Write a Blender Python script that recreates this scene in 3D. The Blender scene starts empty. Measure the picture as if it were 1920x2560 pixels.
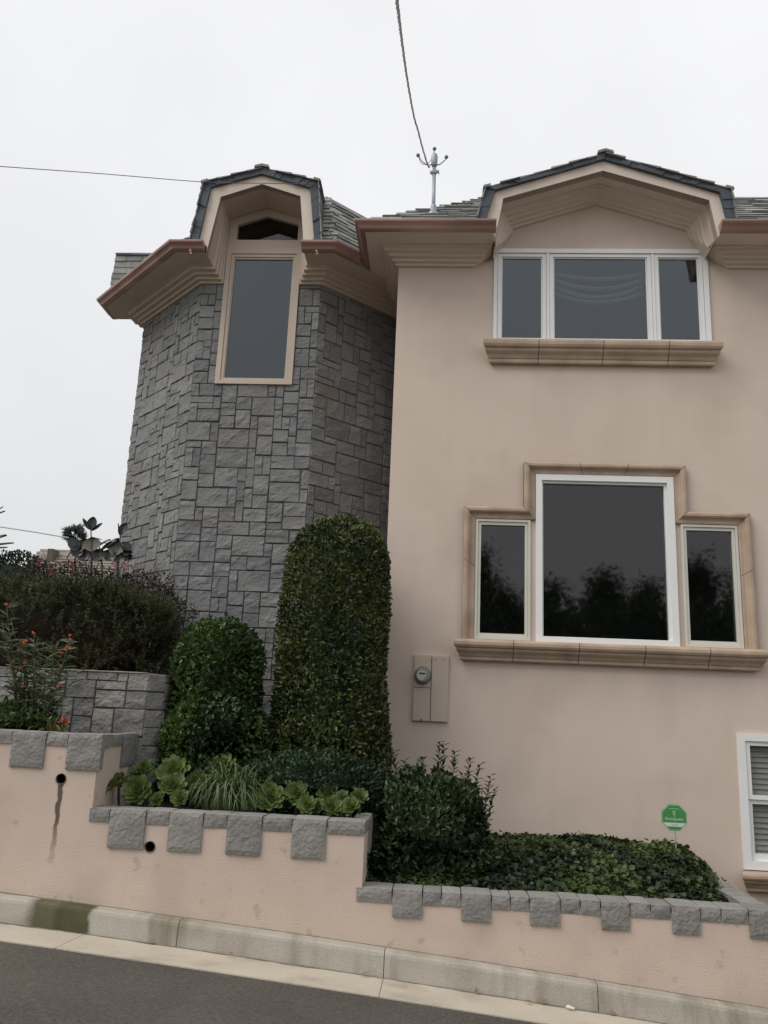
import bpy, math, random
import numpy as np
from mathutils import Vector, noise
rng = np.random.default_rng(7); random.seed(7)
S = bpy.context.scene
COL = S.collection
# ------------------------------------------------------------------ camera
CAM_D, CAM_H, CAM_F = 8.4, 1.7, 2095.0           # metres to the facade, eye height, focal length in photo pixels
_y, _p, _r = (math.radians(a) for a in (-4.0926, 13.5583, 2.4702))
Fw = np.array([math.sin(_y)*math.cos(_p), math.cos(_y)*math.cos(_p), math.sin(_p)])
_rt = np.array([math.cos(_y), -math.sin(_y), 0.0]); _up = np.cross(_rt, Fw)
Rt = _rt*math.cos(_r) + _up*math.sin(_r); Up = _up*math.cos(_r) - _rt*math.sin(_r)
CAM = np.array([0, -CAM_D, CAM_H])
cd = bpy.data.cameras.new('camera'); cam = bpy.data.objects.new('camera', cd); COL.objects.link(cam)
from mathutils import Matrix
cam.matrix_world = Matrix(((Rt[0], Up[0], -Fw[0], CAM[0]), (Rt[1], Up[1], -Fw[1], CAM[1]), (Rt[2], Up[2], -Fw[2], CAM[2]), (0, 0, 0, 1)))
cd.sensor_fit = 'VERTICAL'; cd.sensor_height = 36; cd.lens = 36*CAM_F/2560; cd.clip_end = 2000; cd.clip_start = .05
S.camera = cam
def at(px, py, Y):                                # a photo pixel on the upright plane y = Y
    d = Rt*(px-960)/CAM_F - Up*(py-1280)/CAM_F + Fw
    return CAM + d*((Y-CAM[1])/d[1])
# ------------------------------------------------------------------ world, sun, exposure
SUN_EL, SUN_AZ = 50, -58                          # degrees; azimuth measured from -y (camera side) towards +x
W = bpy.data.worlds.new('World'); S.world = W; W.use_nodes = True
nt = W.node_tree; nt.nodes.clear()
wo = nt.nodes.new('ShaderNodeOutputWorld'); bg = nt.nodes.new('ShaderNodeBackground'); bg.inputs[1].default_value = .1
sky = nt.nodes.new('ShaderNodeTexSky'); sky.sky_type = 'NISHITA'; sky.sun_disc = False
sky.sun_elevation = math.radians(SUN_EL); sky.sun_rotation = math.radians(180-SUN_AZ)
tc = nt.nodes.new('ShaderNodeTexCoord'); sx = nt.nodes.new('ShaderNodeSeparateXYZ'); rp = nt.nodes.new('ShaderNodeValToRGB')
nt.links.new(tc.outputs['Generated'], sx.inputs[0])
nz = nt.nodes.new('ShaderNodeTexNoise'); nz.inputs['Scale'].default_value = 1.7; nz.inputs['Detail'].default_value = 4
nt.links.new(tc.outputs['Generated'], nz.inputs['Vector'])
ma = nt.nodes.new('ShaderNodeMath'); ma.operation = 'MULTIPLY_ADD'; ma.inputs[1].default_value = 1.3; ma.inputs[2].default_value = -.65
nt.links.new(nz.outputs[0], ma.inputs[0])
ad = nt.nodes.new('ShaderNodeMath'); ad.operation = 'ADD'; nt.links.new(sx.outputs[2], ad.inputs[0]); nt.links.new(ma.outputs[0], ad.inputs[1])
nt.links.new(ad.outputs[0], rp.inputs[0])
el = rp.color_ramp.elements
el[0].position = 0.0; el[0].color = (.735, .735, .735, 1)
el[1].position = 1.0; el[1].color = (1, 1, 1, 1)
e = el.new(.30); e.color = (.80, .80, .81, 1)
e = el.new(.62); e.color = (.885, .885, .90, 1)
mul = nt.nodes.new('ShaderNodeVectorMath'); mul.operation = 'SCALE'; mul.inputs['Scale'].default_value = 7.7
nt.links.new(rp.outputs[0], mul.inputs[0])
mxw = nt.nodes.new('ShaderNodeMix'); mxw.data_type = 'RGBA'; mxw.inputs[0].default_value = .94
nt.links.new(sky.outputs[0], mxw.inputs[6]); nt.links.new(mul.outputs[0], mxw.inputs[7])
nt.links.new(mxw.outputs[2], bg.inputs[0]); nt.links.new(bg.outputs[0], wo.inputs[0])
sd = bpy.data.lights.new('sun', 'SUN'); sun = bpy.data.objects.new('sun', sd); COL.objects.link(sun)
sd.energy = 1.45; sd.angle = math.radians(40); sd.color = (1, .96, .9)
_e, _a = math.radians(SUN_EL), math.radians(SUN_AZ)
sdir = Vector((math.sin(_a)*math.cos(_e), -math.cos(_a)*math.cos(_e), math.sin(_e)))
sun.rotation_euler = sdir.to_track_quat('Z', 'Y').to_euler(); sun.location = (-8, -14, 18)
S.view_settings.view_transform = 'Standard'; S.view_settings.look = 'None'; S.view_settings.exposure = .43; S.view_settings.gamma = 1
try: S.view_settings.use_curve_mapping = False
except Exception: pass
# ------------------------------------------------------------------ materials
def mat(name, c1, c2=None, rough=.8, scale=4, detail=5, bump=0, bscale=60, bdist=.01, metal=0, tint=False, spec=.5,
        stain=None, sscale=1.5, slo=.5, shi=.7, fac_lo=.3, fac_hi=.7, translucent=0, stretch=(1, 1, 1), streak=None, grain=0, gscale=200):
    m = bpy.data.materials.new(name); m.use_nodes = True
    t = m.node_tree; N = t.nodes; L = t.links; b = N['Principled BSDF']
    b.inputs['Roughness'].default_value = rough; b.inputs['Metallic'].default_value = metal
    b.inputs['Specular IOR Level'].default_value = spec
    co = N.new('ShaderNodeTexCoord'); mp = N.new('ShaderNodeMapping'); mp.inputs['Scale'].default_value = stretch
    L.new(co.outputs['Object'], mp.inputs[0]); vec = mp.outputs[0]
    def nse(sc, d=5):
        n = N.new('ShaderNodeTexNoise'); n.inputs['Scale'].default_value = sc; n.inputs['Detail'].default_value = d
        L.new(vec, n.inputs['Vector']); return n.outputs[0]
    def ramp(x, lo, hi):
        r = N.new('ShaderNodeMapRange'); r.inputs[1].default_value = lo; r.inputs[2].default_value = hi; L.new(x, r.inputs[0]); return r.outputs[0]
    def mix(f, a, bb, typ='MIX'):
        x = N.new('ShaderNodeMix'); x.data_type = 'RGBA'; x.blend_type = typ
        if isinstance(f, float): x.inputs[0].default_value = f
        else: L.new(f, x.inputs[0])
        for s, v in ((6, a), (7, bb)):
            if isinstance(v, tuple): x.inputs[s].default_value = (*v, 1)
            else: L.new(v, x.inputs[s])
        return x.outputs[2]
    c2 = c2 or c1
    f = ramp(nse(scale, detail), fac_lo, fac_hi)
    if tint:
        a = N.new('ShaderNodeAttribute'); a.attribute_name = 'tint'
        if tint == 'only': f = a.outputs['Fac']
        else:
            q = N.new('ShaderNodeMix'); q.data_type = 'FLOAT'; q.inputs[0].default_value = .62
            L.new(f, q.inputs[2]); L.new(a.outputs['Fac'], q.inputs[3]); f = q.outputs[0]
    colr = mix(f, c1, c2)
    if stain:
        colr = mix(ramp(nse(sscale, 6), slo, shi), colr, stain)
    if streak:
        m2 = N.new('ShaderNodeMapping'); m2.inputs['Scale'].default_value = (1, 1, .11); L.new(co.outputs['Object'], m2.inputs[0])
        n2 = N.new('ShaderNodeTexNoise'); n2.inputs['Scale'].default_value = 5.5; n2.inputs['Detail'].default_value = 7; L.new(m2.outputs[0], n2.inputs[0])
        r2 = ramp(n2.outputs[0], .54, .80); k2 = N.new('ShaderNodeMath'); k2.operation = 'MULTIPLY'; k2.inputs[1].default_value = .22; L.new(r2, k2.inputs[0]); colr = mix(k2.outputs[0], colr, streak)
    if grain:
        g = ramp(nse(gscale, 2), .3, .7)
        colr = mix(float(grain), colr, mix(g, tuple(v*.35 for v in c1), tuple(min(1, v*1.9) for v in c1)))
    L.new(colr, b.inputs['Base Color'])
    if bump:
        bp = N.new('ShaderNodeBump'); bp.inputs['Strength'].default_value = bump; bp.inputs['Distance'].default_value = bdist
        L.new(nse(bscale, 6), bp.inputs['Height']); L.new(bp.outputs[0], b.inputs['Normal'])
    if translucent:
        tr = N.new('ShaderNodeBsdfTranslucent'); L.new(colr, tr.inputs[0]); ms = N.new('ShaderNodeMixShader'); ms.inputs[0].default_value = translucent
        out = N['Material Output']; L.new(b.outputs[0], ms.inputs[1]); L.new(tr.outputs[0], ms.inputs[2]); L.new(ms.outputs[0], out.inputs[0])
    m['h'] = 1
    return m
def glass(name, f0=.052, tintc=(.55, .58, .6), gc=(.98, .95, .95)):
    m = bpy.data.materials.new(name); m.use_nodes = True; t = m.node_tree; N = t.nodes; L = t.links; N.remove(N['Principled BSDF'])
    lw = N.new('ShaderNodeLayerWeight'); lw.inputs[0].default_value = .5
    p = N.new('ShaderNodeMath'); p.operation = 'POWER'; p.inputs[1].default_value = 4; L.new(lw.outputs['Facing'], p.inputs[0])
    q = N.new('ShaderNodeMath'); q.operation = 'MULTIPLY_ADD'; q.inputs[1].default_value = .7; q.inputs[2].default_value = f0; L.new(p.outputs[0], q.inputs[0])
    g = N.new('ShaderNodeBsdfGlossy'); g.inputs['Roughness'].default_value = .028; g.inputs[0].default_value = (*gc, 1)
    tr = N.new('ShaderNodeBsdfTransparent'); tr.inputs[0].default_value = (*tintc, 1)
    ms = N.new('ShaderNodeMixShader'); L.new(q.outputs[0], ms.inputs[0]); L.new(tr.outputs[0], ms.inputs[1]); L.new(g.outputs[0], ms.inputs[2])
    L.new(ms.outputs[0], N['Material Output'].inputs[0]); return m
M = {}
M['stucco'] = mat('stucco', (.62, .507, .435), (.675, .557, .48), rough=.92, scale=1.4, detail=8, bump=.5, bscale=120, bdist=.005, stain=(.53, .425, .36), sscale=1.1, slo=.5, shi=.8, spec=.2, streak=(.50, .405, .34), grain=.06, gscale=160)
M['trim'] = mat('painted_trim', (.65, .555, .475), (.69, .60, .52), rough=.7, scale=2, bump=.08, bscale=120, bdist=.003, spec=.3)
M['tower_trim'] = mat('tower_trim_paint', (.53, .445, .37), (.57, .485, .405), rough=.6, scale=2, spec=.35)
M['cast'] = mat('cast_stone', (.37, .275, .205), (.50, .385, .29), rough=.8, scale=5, detail=7, bump=.3, bscale=90, bdist=.004, stain=(.28, .20, .15), sscale=3.2, slo=.55, shi=.8, spec=.3)
M['cast_joint'] = mat('joint_grout', (.09, .07, .055), rough=.95)
M['white'] = mat('white_vinyl', (.78, .79, .78), (.82, .82, .81), rough=.35, scale=3, spec=.5)
M['offwhite'] = mat('offwhite_vinyl', (.60, .585, .52), (.66, .64, .57), rough=.4, scale=3)
M['glass'] = glass('window_glass'); M['glass_up'] = glass('upper_window_glass', f0=.080, gc=(.88, .95, 1))
M['glass_clear'] = glass('clear_glass', f0=.05, tintc=(.92, .93, .93))
M['dark'] = mat('dark_interior', (.035, .032, .03), (.05, .045, .04), rough=.9)
M['room'] = mat('room_plaster', (.42, .41, .39), (.48, .46, .44), rough=.9)
M['blind'] = mat('blind_slats', (.40, .40, .39), rough=.6)
M['cloth'] = mat('sheer_curtain', (.85, .84, .8), (.9, .88, .85), rough=.95, translucent=.3)
M['stone'] = mat('tower_stone', (.145, .148, .151), (.262, .263, .261), rough=.9, scale=5, detail=9, bump=.7, bscale=26, bdist=.016, tint=True, stain=(.205, .175, .145), sscale=1.3, slo=.55, shi=.80, spec=.25)
M['mortar'] = mat('dark_mortar', (.075, .073, .070), (.10, .097, .092), rough=.95, scale=20)
M['pstone'] = mat('coping_stone', (.165, .165, .165), (.315, .30, .275), rough=.9, scale=8, detail=9, bump=.9, bscale=34, bdist=.018, tint=True, stain=(.27, .235, .185), sscale=4.5, slo=.60, shi=.85, spec=.25)
M['slate'] = mat('slate_shingle', (.085, .094, .100), (.36, .36, .33), rough=.75, scale=6, detail=6, bump=.5, bscale=50, bdist=.008, tint=True, stain=(.24, .215, .16), sscale=4, slo=.55, shi=.8)
M['slate_edge'] = mat('slate_edge', (.052, .064, .080), (.085, .098, .115), rough=.7, scale=9, bump=.4, bscale=60, bdist=.006, tint=True)
M['copper'] = mat('weathered_copper', (.46, .29, .245), (.31, .205, .18), rough=.45, scale=3, metal=.35, stain=(.56, .38, .32), sscale=2.5, slo=.5, shi=.72, bump=.1, bscale=20, bdist=.004, stretch=(.35, 1, 1), spec=.5)
M['copper_bright'] = mat('bright_copper', (.50, .25, .17), rough=.5, metal=.5)
M['steel'] = mat('galvanised_steel', (.27, .29, .33), (.36, .38, .42), rough=.5, metal=.4, scale=12)
M['cable'] = mat('aluminium_cable', (.36, .37, .38), (.52, .52, .52), rough=.55, scale=30)
M['insul'] = mat('porcelain_insulator', (.16, .17, .20), rough=.3)
M['blackwire'] = mat('black_cable', (.12, .12, .125), rough=.6)
M['meterbox'] = mat('painted_meter_steel', (.50, .42, .345), (.54, .455, .375), rough=.55, scale=2.5, spec=.4, stain=(.46, .38, .31), sscale=5, slo=.6, shi=.8)
M['meterring'] = mat('meter_ring', (.16, .15, .13), rough=.4, metal=.7)
M['meterface'] = mat('meter_face', (.46, .46, .40), (.52, .51, .44), rough=.4)
M['metergrey'] = mat('meter_grey', (.24, .24, .22), rough=.5)
M['lcd'] = mat('meter_display', (.085, .085, .055), rough=.3)
M['ink'] = mat('dark_ink', (.03, .03, .03), rough=.6)
M['green'] = mat('sign_green', (.055, .26, .075), rough=.45)
M['signwhite'] = mat('sign_white', (.60, .66, .58), rough=.5)
M['signpale'] = mat('sign_pale_green', (.42, .62, .40), rough=.5)
M['post'] = mat('sign_post_metal', (.45, .42, .39), rough=.5, metal=.3)
M['asphalt'] = mat('asphalt', (.078, .070, .061), (.128, .115, .100), rough=.95, scale=.9, detail=8, bump=.7, bscale=130, bdist=.012, spec=.2, grain=.35, gscale=42, stain=(.055, .05, .046), sscale=.8, slo=.5, shi=.72)
M['pan'] = mat('gutter_concrete', (.42, .37, .30), (.50, .445, .365), rough=.9, scale=3, detail=7, bump=.3, bscale=90, bdist=.006, stain=(.30, .255, .195), sscale=2.6, slo=.56, shi=.75, grain=.15, gscale=120)
M['soil'] = mat('garden_soil', (.028, .022, .017), (.05, .04, .03), rough=1, scale=12, bump=1, bscale=40, bdist=.03)
M['ground'] = mat('dry_ground', (.10, .09, .06), (.16, .14, .10), rough=1, scale=.3)
M['litter'] = mat('dry_leaf', (.16, .10, .05), (.3, .22, .12), rough=.9, scale=20)
M['paper'] = mat('paper_scrap', (.6, .58, .52), rough=.8)
def leafmat(name, a, b_, rough=.45, tr=.2, spec=.4): return mat(name, a, b_, rough=rough, scale=30, tint='only', translucent=tr, spec=spec)
M['lf_tall'] = leafmat('privet_leaf', (.010, .023, .008), (.150, .180, .040), rough=.38)
M['lf_mid'] = leafmat('glossy_bush_leaf', (.009, .022, .009), (.090, .150, .034), rough=.36)
M['lf_low'] = leafmat('low_hedge_leaf', (.012, .030, .012), (.045, .085, .030), rough=.42)
M['lf_shrub'] = leafmat('dark_shrub_leaf', (.010, .022, .010), (.060, .095, .030), rough=.38)
M['lf_ivy'] = leafmat('ivy_leaf', (.008, .017, .008), (.090, .130, .032), rough=.5)
M['lf_rose'] = leafmat('rosemary_needle', (.018, .021, .012), (.105, .120, .055), rough=.8, tr=.1, spec=.15)
M['lf_rose_dry'] = leafmat('rosemary_dry_stem', (.024, .017, .012), (.090, .066, .043), rough=.9, tr=.05, spec=.1)
M['lf_red'] = leafmat('reddish_shrub_leaf', (.018, .017, .012), (.070, .055, .036), rough=.7)
M['lf_hedge'] = leafmat('far_hedge_leaf', (.012, .020, .012), (.050, .065, .034), rough=.7)
M['lf_hedge2'] = leafmat('brown_hedge_leaf', (.035, .028, .02), (.095, .085, .055), rough=.8)
M['lf_milk'] = leafmat('milkweed_leaf', (.040, .058, .028), (.150, .185, .095), rough=.6)
M['lf_grass'] = leafmat('strappy_leaf', (.035, .060, .020), (.175, .235, .095), rough=.5)
M['lf_lily'] = leafmat('yellowish_lily_leaf', (.08, .085, .02), (.22, .20, .06), rough=.5)
M['lf_aeo'] = leafmat('aeonium_leaf', (.040, .075, .018), (.205, .255, .075), rough=.42, tr=.12)
M['lf_aeo_red'] = leafmat('dried_aeonium_flower', (.035, .018, .012), (.10, .05, .03), rough=.8)
M['lf_rub'] = leafmat('rubber_plant_leaf', (.012, .015, .014), (.030, .034, .031), rough=.3, tr=.05)
M['lf_rub_pale'] = leafmat('rubber_plant_pale_leaf', (.16, .155, .12), (.22, .21, .17), rough=.55)  # much paler leaf tone, used on both sides of a leaf
M['lf_palm'] = leafmat('palm_leaf', (.06, .078, .066), (.16, .19, .16), rough=.6)
M['lf_tree'] = leafmat('tree_leaf', (.035, .06, .035), (.15, .20, .10), rough=.6)
M['redfl'] = mat('red_bract', (.30, .05, .05), (.42, .09, .08), rough=.6, scale=30)
M['orangefl'] = mat('orange_flower', (.40, .075, .02), (.52, .13, .03), rough=.6, scale=30)
M['stem'] = mat('green_stem', (.045, .052, .026), (.08, .085, .045), rough=.8)
M['bark'] = mat('brown_bark', (.055, .042, .032), (.10, .08, .06), rough=.95, scale=20)
M['rtile'] = mat('old_roof_tile', (.28, .25, .21), (.42, .38, .33), rough=.9, scale=8)
M['rtile_dark'] = mat('roof_tile_gap', (.10, .085, .07), rough=.95)
M['nwall'] = mat('neighbour_plaster', (.45, .40, .34), rough=.9)
# kerb and planter stucco: marks with a place and a shape of their own
def kerb_mat():
    m = mat('kerb_concrete', (.345, .32, .275), (.45, .418, .362), rough=.92, scale=2.2, detail=8, bump=.35, bscale=70, bdist=.008, stain=(.23, .215, .165), sscale=1.7, slo=.52, shi=.78, grain=.14, gscale=110, spec=.2)
    N = m.node_tree.nodes; L = m.node_tree.links; b = N['Principled BSDF']; src = b.inputs['Base Color'].links[0].from_socket
    co = N.new('ShaderNodeTexCoord'); sp = N.new('ShaderNodeSeparateXYZ'); L.new(co.outputs['Object'], sp.inputs[0])
    def rng_(x, a, c, d, e_):      # trapezoid
        r1 = N.new('ShaderNodeMapRange'); r1.interpolation_type = 'SMOOTHSTEP'; r1.inputs[1].default_value = a; r1.inputs[2].default_value = c; L.new(x, r1.inputs[0])
        r2 = N.new('ShaderNodeMapRange'); r2.interpolation_type = 'SMOOTHSTEP'; r2.inputs[1].default_value = d; r2.inputs[2].default_value = e_; r2.inputs[3].default_value = 1; r2.inputs[4].default_value = 0; L.new(x, r2.inputs[0])
        mm = N.new('ShaderNodeMath'); mm.operation = 'MULTIPLY'; L.new(r1.outputs[0], mm.inputs[0]); L.new(r2.outputs[0], mm.inputs[1]); return mm.outputs[0]
    n = N.new('ShaderNodeTexNoise'); n.inputs['Scale'].default_value = 9; n.inputs['Detail'].default_value = 7; L.new(co.outputs['Object'], n.inputs[0])
    sm = N.new('ShaderNodeMath'); sm.operation = 'MULTIPLY_ADD'; sm.inputs[1].default_value = .12; L.new(n.outputs[0], sm.inputs[0]); L.new(sp.outputs[0], sm.inputs[2])
    patch = rng_(sm.outputs[0], -2.83, -2.73, -2.36, -2.31)
    k = N.new('ShaderNodeMath'); k.operation = 'MULTIPLY'; k.inputs[1].default_value = .93; L.new(patch, k.inputs[0])
    x = N.new('ShaderNodeMix'); x.data_type = 'RGBA'; L.new(k.outputs[0], x.inputs[0]); L.new(src, x.inputs[6])
    y = N.new('ShaderNodeMix'); y.data_type = 'RGBA'; y.inputs[6].default_value = (.030, .027, .018, 1); y.inputs[7].default_value = (.095, .095, .036, 1)
    L.new(n.outputs[0], y.inputs[0]); L.new(y.outputs[2], x.inputs[7])
    # run-down algae streaks
    mp = N.new('ShaderNodeMapping'); mp.inputs['Scale'].default_value = (3.4, .5, .5); L.new(co.outputs['Object'], mp.inputs[0])
    n2 = N.new('ShaderNodeTexNoise'); n2.inputs['Scale'].default_value = 1.5; n2.inputs['Detail'].default_value = 6; L.new(mp.outputs[0], n2.inputs[0])
    r = N.new('ShaderNodeMapRange'); r.inputs[1].default_value = .50; r.inputs[2].default_value = .70; r.inputs[4].default_value = .75; L.new(n2.outputs[0], r.inputs[0])
    z = N.new('ShaderNodeMix'); z.data_type = 'RGBA'; L.new(r.outputs[0], z.inputs[0]); L.new(x.outputs[2], z.inputs[6]); z.inputs[7].default_value = (.15, .135, .090, 1)
    L.new(z.outputs[2], b.inputs['Base Color']); return m
M['kerb'] = kerb_mat()
def pstucco():
    m = mat('planter_stucco', (.565, .457, .382), (.625, .51, .432), rough=.93, scale=1.6, detail=8, bump=.6, bscale=100, bdist=.006, stain=(.49, .395, .325), sscale=1.9, slo=.48, shi=.8, spec=.2, streak=(.45, .36, .29), grain=.07, gscale=150)
    N = m.node_tree.nodes; L = m.node_tree.links; b = N['Principled BSDF']; src = b.inputs['Base Color'].links[0].from_socket
    co = N.new('ShaderNodeTexCoord'); ge = N.new('ShaderNodeNewGeometry'); sp = N.new('ShaderNodeSeparateXYZ'); L.new(ge.outputs['Position'], sp.inputs[0])
    def math_(op, a, c, cl=False):
        q = N.new('ShaderNodeMath'); q.operation = op; q.use_clamp = cl
        for i, v in enumerate((a, c)):
            if isinstance(v, (int, float)): q.inputs[i].default_value = v
            else: L.new(v, q.inputs[i])
        return q.outputs[0]
    n = N.new('ShaderNodeTexNoise'); n.inputs['Scale'].default_value = 14; n.inputs['Detail'].default_value = 6; L.new(co.outputs['Object'], n.inputs[0])
    wob = math_('MULTIPLY', math_('SUBTRACT', n.outputs[0], .5), .05)
    dx = math_('ABSOLUTE', math_('ADD', math_('SUBTRACT', sp.outputs[0], -2.785), wob), 0)
    core = math_('SUBTRACT', 1.0, math_('DIVIDE', dx, .024), True)
    zz = N.new('ShaderNodeMapRange'); zz.inputs[1].default_value = .52; zz.inputs[2].default_value = .84; L.new(sp.outputs[2], zz.inputs[0])
    top = math_('LESS_THAN', sp.outputs[2], 1.13)
    f = math_('MULTIPLY', math_('MULTIPLY', math_('MULTIPLY', core, 2.2, True), math_('ADD', math_('MULTIPLY', zz.outputs[0], .88), .0)), top)
    x = N.new('ShaderNodeMix'); x.data_type = 'RGBA'; L.new(f, x.inputs[0]); L.new(src, x.inputs[6]); x.inputs[7].default_value = (.07, .045, .032, 1)
    # small scuffs
    n3 = N.new('ShaderNodeTexNoise'); n3.inputs['Scale'].default_value = 7.5; n3.inputs['Detail'].default_value = 3; L.new(co.outputs['Object'], n3.inputs[0])
    r3 = N.new('ShaderNodeMapRange'); r3.inputs[1].default_value = .645; r3.inputs[2].default_value = .70; r3.inputs[4].default_value = .40; L.new(n3.outputs[0], r3.inputs[0])
    x2 = N.new('ShaderNodeMix'); x2.data_type = 'RGBA'; L.new(r3.outputs[0], x2.inputs[0]); L.new(x.outputs[2], x2.inputs[6]); x2.inputs[7].default_value = (.36, .26, .20, 1)
    L.new(x2.outputs[2], b.inputs['Base Color']); return m
M['pstucco'] = pstucco()
# ------------------------------------------------------------------ object helpers
ORG = {}
def org(o): return ORG.get(o.name, np.zeros(3)) if o else np.zeros(3)
def tag(o, label=None, cat=None, group=None, kind=None):
    for k, v in (('label', label), ('category', cat), ('group', group), ('kind', kind)):
        if v: o[k] = v
    return o
def empty(name, loc, label, cat, group=None):
    o = bpy.data.objects.new(name, None); COL.objects.link(o); o.location = loc; o.empty_display_size = .1
    ORG[o.name] = np.array(loc, float); return tag(o, label, cat, group)
class MB:
    def __init__(s, T=None): s.v = []; s.f = []; s.mi = []; s.t = []; s.T = T
    def add(s, vs, fs, mi=0, t=.5):
        k = len(s.v)
        s.v += [s.T(*p) for p in vs] if s.T else [tuple(p) for p in vs]
        for f in fs: s.f.append(tuple(i+k for i in f)); s.mi.append(mi); s.t.append(t)
    def box(s, x0, x1, y0, y1, z0, z1, mi=0, t=.5):
        s.add([(x0, y0, z0), (x1, y0, z0), (x1, y1, z0), (x0, y1, z0), (x0, y0, z1), (x1, y0, z1), (x1, y1, z1), (x0, y1, z1)],
              [(0, 3, 2, 1), (4, 5, 6, 7), (0, 1, 5, 4), (1, 2, 6, 5), (2, 3, 7, 6), (3, 0, 4, 7)], mi, t)
    def quad(s, a, b, c, d, mi=0, t=.5): s.add([a, b, c, d], [(0, 1, 2, 3)], mi, t)
    def poly(s, pts, mi=0, t=.5): s.add(pts, [tuple(range(len(pts)))], mi, t)
    def prism(s, pts, off, mi=0, t=.5):          # polygon pts extruded by vector off, closed
        n = len(pts); q = [tuple(np.add(p, off)) for p in pts]
        s.add(list(pts)+q, [tuple(range(n)), tuple(range(2*n-1, n-1, -1))] + [(i, (i+1) % n, n+(i+1) % n, n+i) for i in range(n)], mi, t)
    def tube(s, pts, r, n=8, mi=0, t=.5, cap=True):
        pts = [np.array(p, float) for p in pts]; rr = r if hasattr(r, '__len__') else [r]*len(pts)
        vs = []; prev = None
        for i, p in enumerate(pts):
            d = pts[min(i+1, len(pts)-1)]-pts[max(i-1, 0)]; d /= (np.linalg.norm(d)+1e-9)
            a = prev if prev is not None else (np.array([0, 0, 1.]) if abs(d[2]) < .9 else np.array([1., 0, 0]))
            a = a-d*(a@d); a /= (np.linalg.norm(a)+1e-9); prev = a; b = np.cross(d, a)
            for k in range(n):
                q = 2*math.pi*k/n; vs.append(tuple(p+(a*math.cos(q)+b*math.sin(q))*rr[i]))
        fs = [(i*n+k, i*n+(k+1) % n, (i+1)*n+(k+1) % n, (i+1)*n+k) for i in range(len(pts)-1) for k in range(n)]
        if cap: fs += [tuple(range(n-1, -1, -1)), tuple(range((len(pts)-1)*n, len(pts)*n))]
        s.add(vs, fs, mi, t)
    def sweep(s, stations, closed=True, caps=True, mi=0, t=.5):   # stations: lists of equally many points
        n = len(stations[0]); vs = [p for st in stations for p in st]; fs = []
        for i in range(len(stations)-1):
            for k in range(n if closed else n-1):
                fs.append((i*n+k, i*n+(k+1) % n, (i+1)*n+(k+1) % n, (i+1)*n+k))
        if caps: fs += [tuple(range(n-1, -1, -1)), tuple(range((len(stations)-1)*n, len(stations)*n))]
        s.add(vs, fs, mi, t)
    def build(s, name, m, parent=None, smooth=False, label=None):
        me = bpy.data.meshes.new(name); o3 = org(parent)
        me.from_pydata([tuple(np.subtract(p, o3)) for p in s.v], [], s.f)
        for x in (m if isinstance(m, (list, tuple)) else [m]): me.materials.append(x)
        me.polygons.foreach_set('material_index', s.mi)
        if smooth: me.polygons.foreach_set('use_smooth', [True]*len(s.f))
        a = me.attributes.new('tint', 'FLOAT', 'FACE'); a.data.foreach_set('value', s.t)
        me.update(); o = bpy.data.objects.new(name, me); COL.objects.link(o)
        if parent is not None: o.parent = parent; ORG[o.name] = o3
        if label: o['label'] = label
        return o
def nz3(x, y, z): return noise.noise(Vector((x, y, z)))
def fbm(x, y, z): return nz3(x, y, z)*.6 + nz3(2.1*x+7, 2.1*y, 2.1*z)*.3 + nz3(4.3*x, 4.3*y+3, 4.3*z)*.15
# leaves: N leaves as two folded quads each
def leaf_arrays(pos, d, nr, L, Wd, fold=.25, droop=0.0):
    d = d/(np.linalg.norm(d, axis=1, keepdims=True)+1e-9)
    nr = nr-d*np.sum(nr*d, axis=1, keepdims=True); nr /= (np.linalg.norm(nr, axis=1, keepdims=True)+1e-9)
    sd_ = np.cross(d, nr); L = np.asarray(L)[:, None]; Wd = np.asarray(Wd)[:, None]
    tip = pos+d*L-nr*L*droop
    l1 = pos+d*L*.3+sd_*Wd*.5+nr*Wd*fold; l2 = pos+d*L*.68+sd_*Wd*.42+nr*Wd*fold-nr*L*droop*.4
    r1 = pos+d*L*.3-sd_*Wd*.5+nr*Wd*fold; r2 = pos+d*L*.68-sd_*Wd*.42+nr*Wd*fold-nr*L*droop*.4
    return np.stack([pos, l1, l2, tip, r2, r1], 1).reshape(-1, 3)
def leaf_object(name, verts, tint, m, parent=None, extra=None):
    n = len(verts)//6; o3 = org(parent)
    f = np.arange(n)[:, None]*6; fa = np.concatenate([f+np.array([[0, 1, 2, 3]]), f+np.array([[0, 3, 4, 5]])], 1).reshape(-1, 4)
    ev = np.zeros((0, 3)); ef = []; et = []
    if extra is not None: ev = np.array(extra.v, float); ef = extra.f; et = extra.t
    V = np.concatenate([verts, ev])-o3
    loops = list(fa.ravel()); sizes = [4]*len(fa)
    for q in ef: loops += [i+len(verts) for i in q]; sizes.append(len(q))
    me = bpy.data.meshes.new(name); me.vertices.add(len(V)); me.vertices.foreach_set('co', V.ravel())
    me.loops.add(len(loops)); me.loops.foreach_set('vertex_index', np.array(loops, dtype=np.int32))
    me.polygons.add(len(sizes)); st = np.concatenate([[0], np.cumsum(sizes)[:-1]]).astype(np.int32)
    me.polygons.foreach_set('loop_start', st)
    me.update(calc_edges=True); me.materials.append(m)
    a = me.attributes.new('tint', 'FLOAT', 'FACE'); a.data.foreach_set('value', np.concatenate([np.repeat(tint, 2), np.array(et)]).astype(np.float32))
    me.validate(); o = bpy.data.objects.new(name, me); COL.objects.link(o)
    if parent is not None: o.parent = parent; ORG[o.name] = o3
    return o
def unit(n):
    v = rng.normal(size=(n, 3)); return v/np.linalg.norm(v, axis=1, keepdims=True)
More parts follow.
